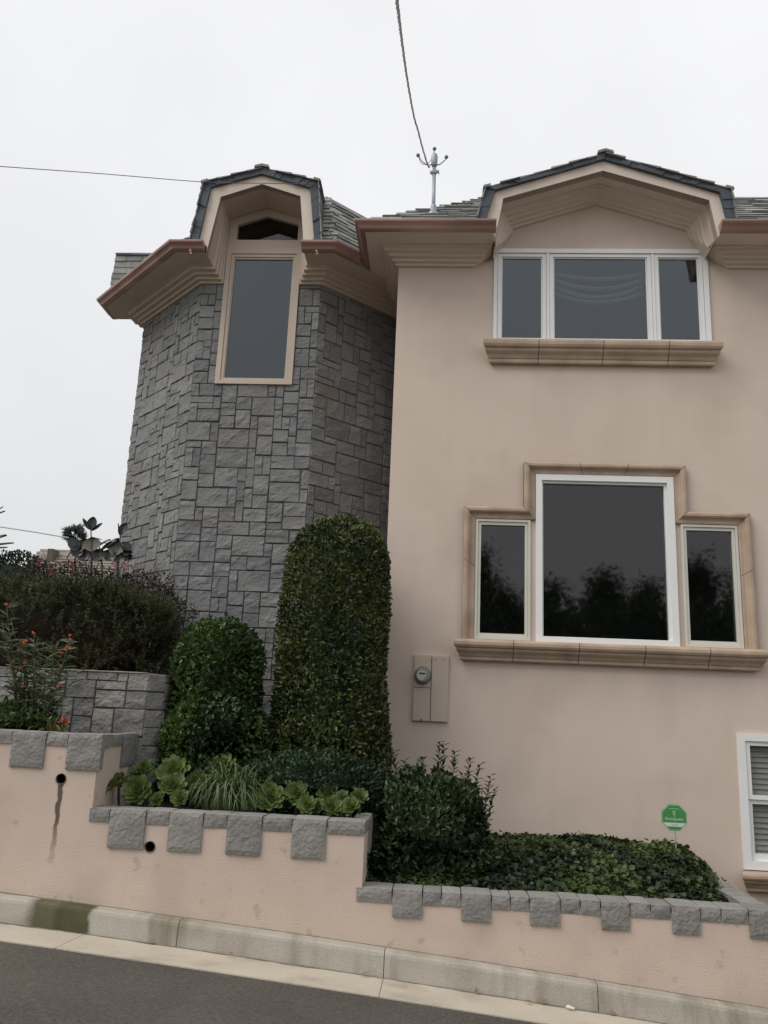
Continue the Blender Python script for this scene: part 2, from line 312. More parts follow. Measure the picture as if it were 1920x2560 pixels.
def clumps(p, k, seed):          # smooth random field for clumpy tone, 0..1
    r = np.random.default_rng(seed); q = np.zeros(len(p))
    for i in range(7):
        w = r.normal(size=3)*k; q += np.sin(p@w+r.uniform(0, 6.28))
    return 1/(1+np.exp(-q*.9))
def crown(c, rx, ry, z0, H, dome=.3, n=4000, sup=2.6, depth=.28, amp=.06, taper=0., seed=1, base_round=0.):
    """leaf positions and outward normals on an upright rounded column"""
    r = np.random.default_rng(seed)
    hd = 1-dome; A = (rx+ry)*math.pi*H*hd; B = 2*math.pi*rx*ry*(1+dome); nb = int(n*B/(A+B)); na = n-nb
    th = r.uniform(0, 2*math.pi, n); h = np.empty(n); sc = np.ones(n); nzv = np.zeros(n)
    h[:na] = r.uniform(0, hd, na); u = r.uniform(0, 1, nb); h[na:] = hd+dome*u; sc[na:] = np.sqrt(1-u*u); nzv[na:] = u
    if base_round:
        k = h < base_round; sc[k] *= np.sqrt(np.clip(1-((base_round-h[k])/base_round)**2*.6, .05, 1))
    se = (np.abs(np.cos(th))**sup+np.abs(np.sin(th))**sup)**(-1/sup)
    wob = np.zeros(n)
    for i in range(5): wob += np.sin(th*r.integers(1, 6)+r.uniform(0, 6))*np.sin(h*r.uniform(4, 14)+r.uniform(0, 6))
    dep = 1-depth*r.uniform(0, 1, n)**2.2
    s = se*sc*(1+taper*(1-h))*(1+amp*wob*.5)*dep
    zz = np.where(h > hd, hd+(h-hd)*dep, h)
    p = np.stack([c[0]+rx*s*np.cos(th), c[1]+ry*s*np.sin(th), z0+H*zz*(1+.10*amp*wob*nzv)], 1)
    nr = np.stack([np.cos(th)*np.sqrt(1-nzv**2), np.sin(th)*np.sqrt(1-nzv**2), nzv], 1)
    return p, nr, dep
def core_blob(c, rx, ry, z0, H, dome, t=.05, k=.72):  # solid filler in near-darkest leaf tone, standing in for inner shade
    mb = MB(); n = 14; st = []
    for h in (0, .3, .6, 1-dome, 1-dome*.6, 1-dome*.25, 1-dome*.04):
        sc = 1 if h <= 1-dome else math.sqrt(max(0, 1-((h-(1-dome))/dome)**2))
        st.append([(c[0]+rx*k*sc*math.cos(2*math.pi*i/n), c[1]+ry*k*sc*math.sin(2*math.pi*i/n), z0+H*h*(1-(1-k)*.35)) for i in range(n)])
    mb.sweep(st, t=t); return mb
def foliage(name, parts, m, parent, L, Wd, seed, kclump=5., up=.45, rand=.7, fold=.25, droop=.1, light=.55, core=True, k=.72):
    """parts: list of crown() keyword dicts -> one foliage mesh"""
    r = np.random.default_rng(seed); P = []; Nn = []; Dp = []; ex = MB()
    for i, q in enumerate(parts):
        p, nr, dp = crown(seed=seed*10+i, **q); P.append(p); Nn.append(nr); Dp.append(dp)
        if core:
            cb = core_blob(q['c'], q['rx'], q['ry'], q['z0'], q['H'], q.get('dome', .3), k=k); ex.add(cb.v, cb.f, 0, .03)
    P = np.concatenate(P); Nn = np.concatenate(Nn); n = len(P)
    rd = r.normal(size=(n, 3)); d = Nn*.55+np.array([0, 0, up])+rd*rand*.6
    nr = Nn+np.array([0, 0, .5])+r.normal(size=(n, 3))*.45
    ln = L*r.uniform(.65, 1.25, n)
    t = np.clip(clumps(P, kclump, seed)*light+r.uniform(0, 1, n)**2*.5, 0, 1)
    v = leaf_arrays(P, d, nr, ln, Wd/L*ln*r.uniform(.8, 1.2, n), fold, droop)
    return leaf_object(name, v, t, m, parent, ex if core else None)
# ================================================================== SETTING: ground, road, gutter pan, kerb, soil
def zk(x):                                        # kerb top along the falling street
    xc = max(-6, min(6, x)); z = .095-.083*xc-.003*xc*xc
    if x != xc: z += (-.083-.006*xc)*25*math.tanh((x-xc)/25)
    return z
XS = [-120, -80, -50, -30, -20, -14, -10] + [i*.25-8 for i in range(65)] + [10, 14, 20, 30, 50, 80, 120]
def strip(name, prof, m, kind='structure', xs=XS):  # prof: (y, dz) pairs, swept along the street
    mb = MB(); mb.sweep([[(x, y, zk(x)+dz) for y, dz in prof] for x in xs], closed=False, caps=False)
    return tag(mb.build(name, m, smooth=False), kind=kind)
KP = [(-1.98, 0.0), (-2.10, -.003), (-2.118, -.012), (-2.125, -.03), (-2.145, -.168), (-2.15, -.30)]
KJ = [-6.1, -4.6, -3.15, -1.762, -.316, 1.12, 2.6, 4.1, 5.6]
def jointed(name, prof, m, joints, g, inset):
    mb = MB(); ed = [-120]+sum([[j-g, j+g] for j in joints], [])+[120]
    for a_, b_ in zip(ed[::2], ed[1::2]):
        xs = [a_]+[x for x in XS if a_+.02 < x < b_-.02]+[b_]
        mb.sweep([[(x, y, zk(x)+dz) for y, dz in prof] for x in xs], closed=False, caps=False)
        for x in (a_, b_): mb.poly([(x, y, zk(x)+dz) for y, dz in prof]+[(x, prof[0][0], zk(x)-.3)])
    for j in joints: mb.sweep([[(x, y+inset, zk(x)+dz-inset) for y, dz in prof] for x in (j-g, j+g)], closed=False, caps=False, mi=1)
    return tag(mb.build(name, [m, M['mortar']]), kind='structure')
jointed('kerb', KP, M['kerb'], KJ, .0028, .006)
jointed('gutter_pan', [(-2.13, -.160), (-2.20, -.157), (-2.62, -.132), (-2.625, -.2)], M['pan'], [-5.2, -2.42, -.316, 2.6], .0022, .004)
def grime(name, yf, sgn, zf, wmin, wmax, x0, x1, m):          # dirt gathered in a crease, of ragged width
    mb = MB(); st = []; x = x0
    while x < x1:
        w_ = wmin+wmax*max(0, fbm(x*2.2, 3.3, yf)*.9+.25+.5*nz3(x*11, 1, yf)*.6); st.append([(x, yf, zf(x, yf)), (x, yf+sgn*w_*.6, zf(x, yf+sgn*w_*.6)), (x, yf+sgn*w_, zf(x, yf+sgn*w_)-.0035)]); x += .035
    mb.sweep(st, closed=False, caps=False); return tag(mb.build(name, m), kind='structure')
M['grime'] = mat('gutter_dirt', (.10, .085, .062), (.20, .17, .125), rough=1, scale=14, detail=8, bump=.6, bscale=60)
M['moss'] = mat('crease_moss', (.12, .105, .075), (.22, .195, .14), rough=1, scale=18, detail=8, bump=.6, bscale=60)
zp_ = lambda x, y: zk(x)+(-.157+.025*(-2.20-y)/.42 if y < -2.20 else -.157-.003*(y+2.20)/.07)+.003
grime('gutter_dirt', -2.146, -1, zp_, .010, .055, -5, 4, M['grime'])
grime('wall_foot_dirt', -2.001, -1, lambda x, y: zk(x)-.003*(-1.98-y)/.12+.003, .004, .035, -5, 4, M['moss'])
strip('road', [(-2.60, -.140), (-3.2, -.115), (-5.5, -.02), (-8, .02), (-12.5, -.1), (-12.6, -.3)], M['asphalt'])
gm = MB(); gx = [-600, -300, -150, -80, -40, -20, -10, -5, 0, 5, 10, 20, 40, 80, 150, 300, 600]
gy = [-600, -200, -80, -40, -25, -12.4, -6, -2.3, 0, 8, 20, 45, 90, 200, 600]
vs = [(x, y, zk(x)-.45 + (.5 if y > 5 and x < 0 else 0)) for y in gy for x in gx]; n = len(gx)
gm.add(vs, [(j*n+i, j*n+i+1, (j+1)*n+i+1, (j+1)*n+i) for j in range(len(gy)-1) for i in range(n-1)])
tag(gm.build('ground', M['ground']), kind='structure')
def patch(name, x0, x1, y0, y1, zf, m, nx=24, ny=10, bottom=None):
    mb = MB(); vs = []
    for j in range(ny+1):
        for i in range(nx+1):
            x = x0+(x1-x0)*i/nx; y = y0+(y1-y0)*j/ny; vs.append((x, y, zf(x, y)))
    mb.add(vs, [(j*(nx+1)+i, j*(nx+1)+i+1, (j+1)*(nx+1)+i+1, (j+1)*(nx+1)+i) for j in range(ny) for i in range(nx)])
    return tag(mb.build(name, m, smooth=True), kind='structure')
bmp = lambda x, y, a=.02: a*fbm(x*3, y*3, 1.7)
patch('garden_soil', -7.9, -2.56, -1.78, -1.30, lambda x, y: 1.36+bmp(x, y), M['soil'])
patch('garden_soil', -2.5, -.56, -1.80, .40, lambda x, y: .86+.05*(y+1.8)+bmp(x, y), M['soil'])
patch('garden_soil', -.46, 2.34, -1.80, -.003, lambda x, y: .40+.03*(y+1.8)+bmp(x, y), M['soil'])
patch('upper_garden', -9, -2.75, -1.0, 7, lambda x, y: 1.93+.02*y+bmp(x, y), M['soil'])
# ================================================================== HOUSE
house = empty('house', (1.6, 0, 0), 'pink beige stucco house with an octagonal grey stone tower, copper gutters and slate roof', 'house')
ZC, ZS, PO = 6.533, 6.680, .46                    # cornice foot, soffit level, overhang
PROF = [(0, 0), (.09, 0), (.09, .16), (.105, .20), (.19, .20), (.19, .36), (.21, .42), (.31, .42), (.31, .58), (.335, .64), (.44, .64), (.44, .80), (.455, .88), (.52, .90), (.52, 1), (1, 1)]
# --- stucco walls with window openings
WIN = dict(up=(.497, 2.795, 5.64, 6.757), big=(.950, 2.335, 2.45, 4.168), lw=(.346, .897, 2.462, 3.681), rw=(2.392, 2.946, 2.462, 3.681), sash=(2.83, 4.05, .465, 1.66))
def wall_with_holes(mb, x0, x1, z0, z1, y, holes, rev=.16, mi=0):
    xs = sorted({x0, x1, *[h[0] for h in holes], *[h[1] for h in holes]}); zs = sorted({z0, z1, *[h[2] for h in holes], *[h[3] for h in holes]})
    for i in range(len(xs)-1):
        for j in range(len(zs)-1):
            cx, cz = (xs[i]+xs[i+1])/2, (zs[j]+zs[j+1])/2
            if any(h[0] < cx < h[1] and h[2] < cz < h[3] for h in holes): continue
            mb.quad((xs[i], y, zs[j]), (xs[i+1], y, zs[j]), (xs[i+1], y, zs[j+1]), (xs[i], y, zs[j+1]), mi)
    for a, b, c, d in holes:
        mb.quad((a, y, c), (a, y+rev, c), (a, y+rev, d), (a, y, d), mi); mb.quad((b, y, c), (b, y, d), (b, y+rev, d), (b, y+rev, c), mi)
        mb.quad((a, y, c), (b, y, c), (b, y+rev, c), (a, y+rev, c), mi); mb.quad((a, y, d), (a, y+rev, d), (b, y+rev, d), (b, y, d), mi)
mb = MB(); wall_with_holes(mb, -.555, 9, -.6, 6.9, 0, list(WIN.values()))
mb.poly([(.50, 0, 6.9), (2.80, 0, 6.9), (2.80, 0, 7.06), (1.64, 0, 7.36), (.50, 0, 7.06)])
mb.quad((-.555, 7, -.6), (-.555, 0, -.6), (-.555, 0, 6.9), (-.555, 7, 6.9)); mb.quad((9, 0, -.6), (9, 7, -.6), (9, 7, 6.9), (9, 0, 6.9)); mb.quad((9, 7, -.6), (-.555, 7, -.6), (-.555, 7, 6.9), (9, 7, 6.9))
mb.build('stucco_wall', M['stucco'], house)
mb = MB()                                         # plaster rooms behind the windows
for z0, z1 in ((-.4, 2.0), (2.05, 4.85), (4.9, 7.3)):
    mb.quad((-.4, 3.6, z0), (8.8, 3.6, z0), (8.8, 3.6, z1), (-.4, 3.6, z1)); mb.quad((-.4, .17, z0), (8.8, .17, z0), (8.8, 3.6, z0), (-.4, 3.6, z0)); mb.quad((-.4, .17, z1), (-.4, 3.6, z1), (8.8, 3.6, z1), (8.8, .17, z1))
    mb.quad((-.4, .17, z0), (-.4, 3.6, z0), (-.4, 3.6, z1), (-.4, .17, z1)); mb.quad((8.8, .17, z0), (8.8, .17, z1), (8.8, 3.6, z1), (8.8, 3.6, z0))
mb.build('interior_room', M['room'], house)
# --- frames
def frame(mb, x0, x1, z0, z1, l, r, b, t, yf, yb, ch=.006):
    """four butted bars with a small bevelled inner lip"""
    def bar(pts):
        mb.prism([(p[0], yf, p[1]) for p in pts], (0, yb-yf, 0))
    bar([(x0, z0), (x0, z1), (x0+l, z1-t), (x0+l, z0+b)]); bar([(x1, z1), (x1, z0), (x1-r, z0+b), (x1-r, z1-t)])
    bar([(x0, z1), (x1, z1), (x1-r, z1-t), (x0+l, z1-t)]); bar([(x1, z0), (x0, z0), (x0+l, z0+b), (x1-r, z0+b)])
def pane(x0, x1, z0, z1, y, parent, m='glass', T=None):
    mb = MB(T); mb.box(x0-.012, x1+.012, y, y+.006, z0-.012, z1+.012); return mb.build('glass_pane', M[m], parent)
def one(name, fn, m, parent, T=None, **k):
    mb = MB(T); fn(mb); return mb.build(name, m, parent, **k)
# upper triple window
a, b, c, d = WIN['up']
def f_(mb):
    frame(mb, a, b, c, d, .038, .052, .012, .05, -.028, .09)
    mb.box(1.068, 1.100, -.02, .085, c+.0125, d-.0505); mb.box(2.196, 2.226, -.02, .085, c+.0125, d-.0505)
w = one('window', f_, M['white'], house, label='upper white window of three sashes')
for x0, x1 in ((a+.042, 1.065), (1.103, 2.193), (2.229, b-.056)):
    s_ = one('sash', lambda mb: (frame(mb, x0, x1, c+.015, d-.054, .040, .040, .034, .036, -.012, .05), frame(mb, x0+.041, x1-.041, c+.05, d-.091, .012, .012, .012, .012, .004, .05)), M['white'], w)
    pane(x0+.053, x1-.053, c+.062, d-.103, .018, w, 'glass_up')
# sheer swags behind the upper window
mb = MB()
for k, (z0, sag) in enumerate(((6.56, .06), (6.50, .09), (6.44, .10), (6.36, .07))):
    st = []
    for i in range(25):
        u = i/24; x = 1.16+u*.97; zc = z0-sag*4*u*(1-u)*(1+.2*k); st.append([(x, .12+.02*k, zc), (x, .10+.02*k, zc-.022), (x, .125+.02*k, zc-.05), (x, .135+.02*k, zc-.02)])
    mb.sweep(st)
mb.build('curtain_swag', M['cloth'], w, smooth=True)
mb = MB(); mb.prism([(2.655, .10, 6.66), (2.70, .10, 6.66), (2.70, .10, 6.42), (2.66, .10, 6.44), (2.64, .10, 6.49), (2.66, .10, 6.54)], (0, .03, 0)); mb.build('curtain_tieback', M['dark'], w)
# lower window group
a, b, c, d = WIN['big']
w = one('window', lambda mb: frame(mb, a, b, c, d, .062, .066, .058, .062, -.035, .10), M['white'], house, label='large central white picture window')
one('sash', lambda mb: frame(mb, a+.0625, b-.0665, c+.0585, d-.0625, .014, .024, .006, .024, -.005, .08), M['white'], w)
pane(a+.078, b-.092, c+.065, d-.088, .03, w)
for key in ('lw', 'rw'):
    a, b, c, d = WIN[key]
    w = one('window', lambda mb: frame(mb, a, b, c, d, .024, .024, .026, .024, -.022, .10), M['offwhite'], house, label='narrow off-white casement window')
    one('sash', lambda mb: (frame(mb, a+.026, b-.026, c+.028, d-.026, .028, .028, .034, .030, -.008, .08)), M['offwhite'], w)
    pane(a+.055, b-.055, c+.063, d-.057, .02, w)
# double-hung window at the right edge, blinds down
a, b, c, d = WIN['sash']
w = one('window', lambda mb: frame(mb, a, b, c, d, .07, .07, .075, .06, -.03, .10), M['white'], house, label='white double-hung window with its blinds down')
one('sash', lambda mb: frame(mb, a+.071, b-.071, 1.075, d-.061, .045, .045, .04, .04, -.012, .03), M['white'], w)
one('sash', lambda mb: frame(mb, a+.071, b-.071, c+.076, 1.070, .045, .045, .06, .035, .008, .05), M['white'], w)
pane(a+.116, b-.116, 1.115, d-.101, .0, w, 'glass_clear'); pane(a+.116, b-.116, c+.136, 1.035, .03, w, 'glass_clear')
mb = MB(); z = c+.06
while z < d-.06:
    mb.prism([(a+.09, .062, z+.002), (a+.09, .067, z), (a+.09, .086, z+.052), (a+.09, .081, z+.054)], (b-a-.18, 0, 0)); z += .049
mb.build('blind', M['blind'], w)
# --- cast stone sills and surround
SILL = [(0, 0), (.36, 0), (.40, .05), (.40, .17), (.46, .20), (.56, .33), (.74, .45), (.78, .50), (.78, .58), (.93, .63), (1, .73), (1, .86), (.94, .95), (.84, 1), (0, 1)]
def sill(name, x0, x1, z0, z1, p, joints, ex):
    """x0, x1: foot of the moulding; ends return by ex"""
    mb = MB(); h = z1-z0; g = .004
    cuts = [None]+joints+[None]
    for i in range(len(cuts)-1):
        def st(end, left, grow=1.0):
            return [((x0-a_*ex if left else x1+a_*ex) if end is None else end+(g if left else -g), -a_*p*grow-(.001 if a_ else -.02), z0+b_*h) for a_, b_ in SILL]
        mb.sweep([st(cuts[i], True), st(cuts[i+1], False)], t=.5)
    for j in joints:
        mb.sweep([[(x, -a_*(p-.006)+(.02 if not a_ else 0), z0+.004+b_*(h-.008)) for a_, b_ in SILL] for x in (j-g, j+g)], mi=1)
    return mb.build(name, [M['cast'], M['cast_joint']], house)
sill('window_sill', .49, 2.765, 5.385, 5.632, .15, [.972, 1.645, 2.321], .105)
sill('window_sill', .245, 3.04, 2.25, 2.449, .16, [.723, 1.352, 1.979, 2.585], .10)
sill('window_sill', 2.86, 4.1, .285, .455, .14, [], .09)
SUR = [(0, 0), (.34, 0), (.40, .10), (.42, .30), (.52, .40), (.60, .46), (.86, .52), (1, .64), (1, .84), (.86, .97), (.6, 1), (0, 1)]
inn = [(.342, 2.452), (.342, 3.686), (.946, 3.686), (.946, 4.173), (2.339, 4.173), (2.339, 3.686), (2.950, 3.686), (2.950, 2.452)]
ow = .118
out = [(.342-ow, 2.452), (.342-ow, 3.686+ow), (.946-ow, 3.686+ow), (.946-ow, 4.173+ow), (2.339+ow, 4.173+ow), (2.339+ow, 3.686+ow), (2.950+ow, 3.686+ow), (2.950+ow, 2.452)]
mb = MB(); P_ = .075
def sstat(i0, o0, sh=0): return [(i0[0]+(o0[0]-i0[0])*b_, -a_*(P_-sh)-(.0008 if a_ else -.02), i0[1]+(o0[1]-i0[1])*b_) for a_, b_ in SUR]
JT = {0: [.60], 3: [.345, .65], 6: [.42]}
for k in range(7):
    i0, i1, o0, o1 = map(np.array, (inn[k], inn[k+1], out[k], out[k+1])); Ls = np.linalg.norm(i1-i0)
    cut = [0.003/Ls] + sum([[j-.003/Ls, j+.003/Ls] for j in JT.get(k, [])], []) + [1-.003/Ls]
    ip = lambda u: i0+(i1-i0)*u
    op = lambda u: (o0+(o1-o0)*u)
    for q in range(0, len(cut), 2): mb.sweep([sstat(ip(cut[q]), op(cut[q])), sstat(ip(cut[q+1]), op(cut[q+1]))])
    mb.sweep([sstat(i0, o0, .006), sstat(i1, o1, .006)], mi=1, caps=False)
mb.build('window_surround', [M['cast'], M['cast_joint']], house, label='stepped cast stone surround')
# --- dormer builder: moulding rails R0 (on the wall), R1 (soffit edge), R2 (fascia edge), R3 (roof edge)
def lp(a_, b_, t): return a_+(b_-a_)*t
def moulding(mb, R0, R1, yw, p, caps=True):
    sts = [[(lp(r0[0], r1[0], b_), yw-a_*p, lp(r0[1], r1[1], b_)) for a_, b_ in PROF]+[(r1[0], yw-p, r1[1]+.0)] for r0, r1 in zip(R0, R1)]
    mb.sweep(sts, closed=False, caps=False)
    if caps:
        for st, r0, r1 in ((sts[0], R0[0], R1[0]), (sts[-1], R0[-1], R1[-1])):
            mb.poly(st[:-1]+[(r1[0], yw+.02, r1[1]), (r0[0], yw+.02, r0[1])])
def band(mb, A, B, y, dep, t=.5):                 # strip between two polylines, extruded back
    for i in range(len(A)-1):
        mb.prism([(A[i][0], y, A[i][1]), (A[i+1][0], y, A[i+1][1]), (B[i+1][0], y, B[i+1][1]), (B[i][0], y, B[i][1])], (0, dep, 0), 0, t)
def slope_courses(mb, p0, p1, y0, y1, n, th, rnd):
    """lapped slates on a roof slope seen end-on, from low edge p0 up to p1 (x, z)"""
    p0 = np.array(p0); p1 = np.array(p1); d = (p1-p0)/n; nrm = np.array([-d[1], d[0]]); nrm /= np.linalg.norm(nrm)
    if nrm[1] < 0: nrm = -nrm
    for i in range(n):
        lo = p0+d*(i-.12); hi = p0+d*min(n, i+1.0); yy = y0+rnd.uniform(-.015, .012)
        while yy < y1:
            wd = rnd.uniform(.14, .26); ye = min(y1, yy+wd-.006); jj = rnd.uniform(-.012, .012)
            l2 = lo+d/np.linalg.norm(d)*jj; th2 = th*rnd.uniform(.75, 1.25)
            mb.prism([(l2[0], yy, l2[1]), (*((hi[0], yy, hi[1])),), (hi[0]+nrm[0]*.006, yy, hi[1]+nrm[1]*.006), (l2[0]+nrm[0]*th2, yy, l2[1]+nrm[1]*th2)], (0, ye-yy, 0), 0, rnd.uniform(0, 1)); yy += wd
# main dormer
R0 = [(.684, 6.937), (.70, 7.003), (1.615, 7.31), (2.585, 6.985), (2.60, 6.92)]
R1 = [(.482, 6.625), (.560, 7.09), (1.612, 7.425), (2.70, 7.07), (2.765, 6.635)]
R2 = [(.362, 6.775), (.473, 7.168), (1.620, 7.542), (2.800, 7.14), (2.868, 6.765)]
R3 = [(.266, 6.73), (.372, 7.185), (1.632, 7.60), (2.912, 7.165), (2.957, 6.73)]
mb = MB(); moulding(mb, R0, R1, 0, PO); dm = mb.build('dormer', M['trim'], house, label='wide low-gabled dormer over the upper window')
mb = MB(); band(mb, R1, R2, -PO, .10); mb.build('fascia', M['trim'], dm)
rr = random.Random(3)
def dormer_roof(T, R2, R3, y, back, parent, seed, nside, ntop):
    mb = MB(T); r = random.Random(seed)
    for i in range(len(R2)-1):                    # slate-covered roof slab, its front edge made of stacked slate ends
        nseg = nside if i in (0, len(R2)-2) else ntop*2
        for k in range(nseg):
            u0, u1 = k/nseg, (k+1)/nseg; j = r.uniform(-.012, .006); jt = r.uniform(-.004, .006)
            A0, A1 = [lp(R2[i][q], R2[i+1][q], u0) for q in (0, 1)], [lp(R2[i][q], R2[i+1][q], u1) for q in (0, 1)]
            B0, B1 = [lp(R3[i][q], R3[i+1][q], u0) for q in (0, 1)], [lp(R3[i][q], R3[i+1][q], u1) for q in (0, 1)]
            mb.prism([(A0[0], y+j, A0[1]), (A1[0], y+j, A1[1]), (B1[0], y+j, B1[1]+jt), (B0[0], y+j, B0[1]+jt)], (0, back-y, 0), 0, r.uniform(0, 1))
    rf = mb.build('roof_edge', M['slate_edge'], parent)
    mb = MB(T); n = len(R3); pk = R3[2]
    slope_courses(mb, R3[1], pk, y-.02, back, ntop, .019, r); slope_courses(mb, R3[3], pk, y-.02, back, ntop, .019, r)
    slope_courses(mb, R3[0], R3[1], y-.02, back, nside, .016, r); slope_courses(mb, R3[4], R3[3], y-.02, back, nside, .016, r)
    # ridge cap and flared corner slates
    wv = .085; yy = y-.035; k = 0
    while yy < back:
        sl = (pk[1]-R3[1][1])/(pk[0]-R3[1][0]); sr = (pk[1]-R3[3][1])/(R3[3][0]-pk[0]); h = .030-.005*(k % 2)
        mb.prism([(pk[0]-wv, yy, pk[1]-wv*sl+.02), (pk[0], yy, pk[1]+.018), (pk[0]+wv, yy, pk[1]-wv*sr+.02), (pk[0]+wv*.96, yy, pk[1]-wv*sr+.02+h), (pk[0], yy, pk[1]+.018+h), (pk[0]-wv*.96, yy, pk[1]-wv*sl+.02+h)], (0, .21, 0), 0, r.uniform(.1, .6)); yy += .213; k += 1
    for cx, cz, sg in ((R3[1][0], R3[1][1], -1), (R3[3][0], R3[3][1], 1)):
        mb.prism([(cx-sg*.05, y-.03, cz+.012), (cx+sg*.03, y-.03, cz-.004), (cx+sg*.026, y-.03, cz+.022), (cx-sg*.05, y-.03, cz+.045)], (0, back-y, 0), 0, .3)
    mb.build('roof_slates', M['slate'], parent)
dormer_roof(None, R2, R3, -PO-.035, 1.0, dm, 11, 4, 7)
# --- eaves cornice of the house (left piece wraps the corner, right piece runs out of frame)
def cst(fn): return [fn(a_, b_) for a_, b_ in PROF]
hz = ZS-ZC
mb = MB()
WO = .745; s0 = cst(lambda a_, b_: (-.555-a_*PO*WO, 3.0, ZC+b_*hz)); s1 = cst(lambda a_, b_: (-.555-a_*PO*WO, -a_*PO, ZC+b_*hz)); s2 = cst(lambda a_, b_: (.286+.185*b_, -a_*PO, ZC+b_*hz))
close = lambda st, up: st+[(st[-1][0], st[-1][1], up)]
mb.sweep([close(s0, 6.76), close(s1, 6.76), close(s2, 6.70)], closed=False, caps=False); mb.poly(s2+[(s2[-1][0], .02, ZS), (s2[0][0], .02, ZC)])
mb.build('cornice', M['trim'], house)
mb = MB(); s0 = cst(lambda a_, b_: (3.01-.215*b_, -a_*PO, ZC+b_*hz)); s1 = cst(lambda a_, b_: (9, -a_*PO, ZC+b_*hz))
mb.sweep([close(s0, 6.70), close(s1, 6.76)], closed=False, caps=False); mb.poly(s0+[(s0[-1][0], .02, ZS), (s0[0][0], .02, ZC)])
mb.build('cornice', M['trim'], house)
# --- copper gutters: ogee section, distance out from the wall and height
GUT = [(-.005, 6.683), (.045, 6.681), (.066, 6.690), (.078, 6.712), (.098, 6.730), (.116, 6.738), (.124, 6.752), (.126, 6.768), (.112, 6.776), (.106, 6.760), (.0, 6.70), (-.005, 6.70)]
def gutter(name, stations, parent=house, ends=()):
    mb = MB(); mb.sweep([[fn(PO+g, z) for g, z in GUT] for fn in stations])
    for fn in ends:
        mb.poly([fn(PO+g, z) for g, z in GUT[:9]]+[fn(PO-.004, 6.772)])
    return mb.build(name, M['copper'], parent)
gutter('gutter', [lambda q, z: (-.555-PO*WO-(q-PO)*.9, .75, z), lambda q, z: (-.555-PO*WO-(q-PO)*.9, -q, z), lambda q, z: (-.1, -q, z), lambda q, z: (.483, -q, z)], ends=[lambda q, z: (.4835, -q, z)])
gutter('gutter', [lambda q, z: (2.783, -q, z), lambda q, z: (9, -q, z)], ends=[lambda q, z: (2.7825, -q, z)])
# --- slate roofs
def shingle_face(mb, o, u, v, n, L, lf, rf_, exp, wlo, whi, th, r):
    """lapped slates: origin o, unit vectors u (along eave) v (up slope) n (out); lf/rf_: limits along u at distance s"""
    o, u, v, n = map(np.array, (o, u, v, n)); k = int(L/exp)
    for i in range(k):
        s0 = i*exp; s1 = s0+exp*1.25; x = lf(s0)+r.uniform(-whi, 0); xe = rf_(s0)
        while x < xe:
            w_ = r.uniform(wlo, whi); x0 = max(x, lf(s0)-.05*((i*7) % 3)/2); x1 = min(x+w_-.006, xe); x += w_
            if x1-x0 < .03: continue
            a0 = s0+r.uniform(-.012, .012); t2 = th*r.uniform(.7, 1.3)
            P = lambda uu, ss, hh: tuple(o+u*uu+v*ss+n*hh)
            mb.add([P(x0, a0, .002), P(x1, a0, .002), P(x1, s1, .001), P(x0, s1, .001), P(x0, a0, .002+t2), P(x1, a0, .002+t2+r.uniform(-.004, .004)), P(x1, s1, .006), P(x0, s1, .006)],
                   [(0, 3, 2, 1), (4, 5, 6, 7), (0, 1, 5, 4), (1, 2, 6, 5), (2, 3, 7, 6), (3, 0, 4, 7)], 0, r.uniform(0, 1))
    ss = np.linspace(0, L, 13)                      # deck
    for a_, b_ in zip(ss[:-1], ss[1:]):
        if rf_(a_) > lf(a_)+.001: mb.add([tuple(o+u*lf(a_)+v*a_), tuple(o+u*rf_(a_)+v*a_), tuple(o+u*max(rf_(b_), lf(b_))+v*b_), tuple(o+u*lf(b_)+v*b_)], [(0, 1, 2, 3)], 0, .2)
r = random.Random(5); TG = .88; run = 1.56; Ls = run*math.sqrt(1+TG*TG); cs = 1/math.sqrt(1+TG*TG)
mb = MB(); ye = -PO-.045; xe = -.555-PO*WO-.045
def vall(s, side, mid, top):                      # valley line where the roof meets the dormer
    z = 6.765+s*TG*cs
    return side if z < 7.17 else (side+(mid-side)*(z-7.17)/(top-7.17) if z < top else mid)
shingle_face(mb, (0, ye, 6.765), (1, 0, 0), (0, cs, TG*cs), (0, -TG*cs, cs), Ls, lambda s: xe+s*cs-.03, lambda s: vall(s, .40, 1.632, 7.6), .165, .16, .34, .024, r)
shingle_face(mb, (0, ye, 6.765), (1, 0, 0), (0, cs, TG*cs), (0, -TG*cs, cs), Ls, lambda s: vall(s, 2.89, 1.632, 7.6), lambda s: 9.5, .165, .16, .34, .024, r)
shingle_face(mb, (xe, 0, 6.765), (0, -1, 0), (cs, 0, TG*cs), (-TG*cs, 0, cs), Ls, lambda s: -7, lambda s: -ye-(s+.21)*cs-.02, .165, .16, .34, .024, r)
zt = 6.765+run*TG
mb.quad((xe+run, ye+run, zt), (9.5, ye+run, zt), (9.5, 7, zt+.1), (xe+run, 7, zt+.1))
mb.build('roof', M['slate'], house)
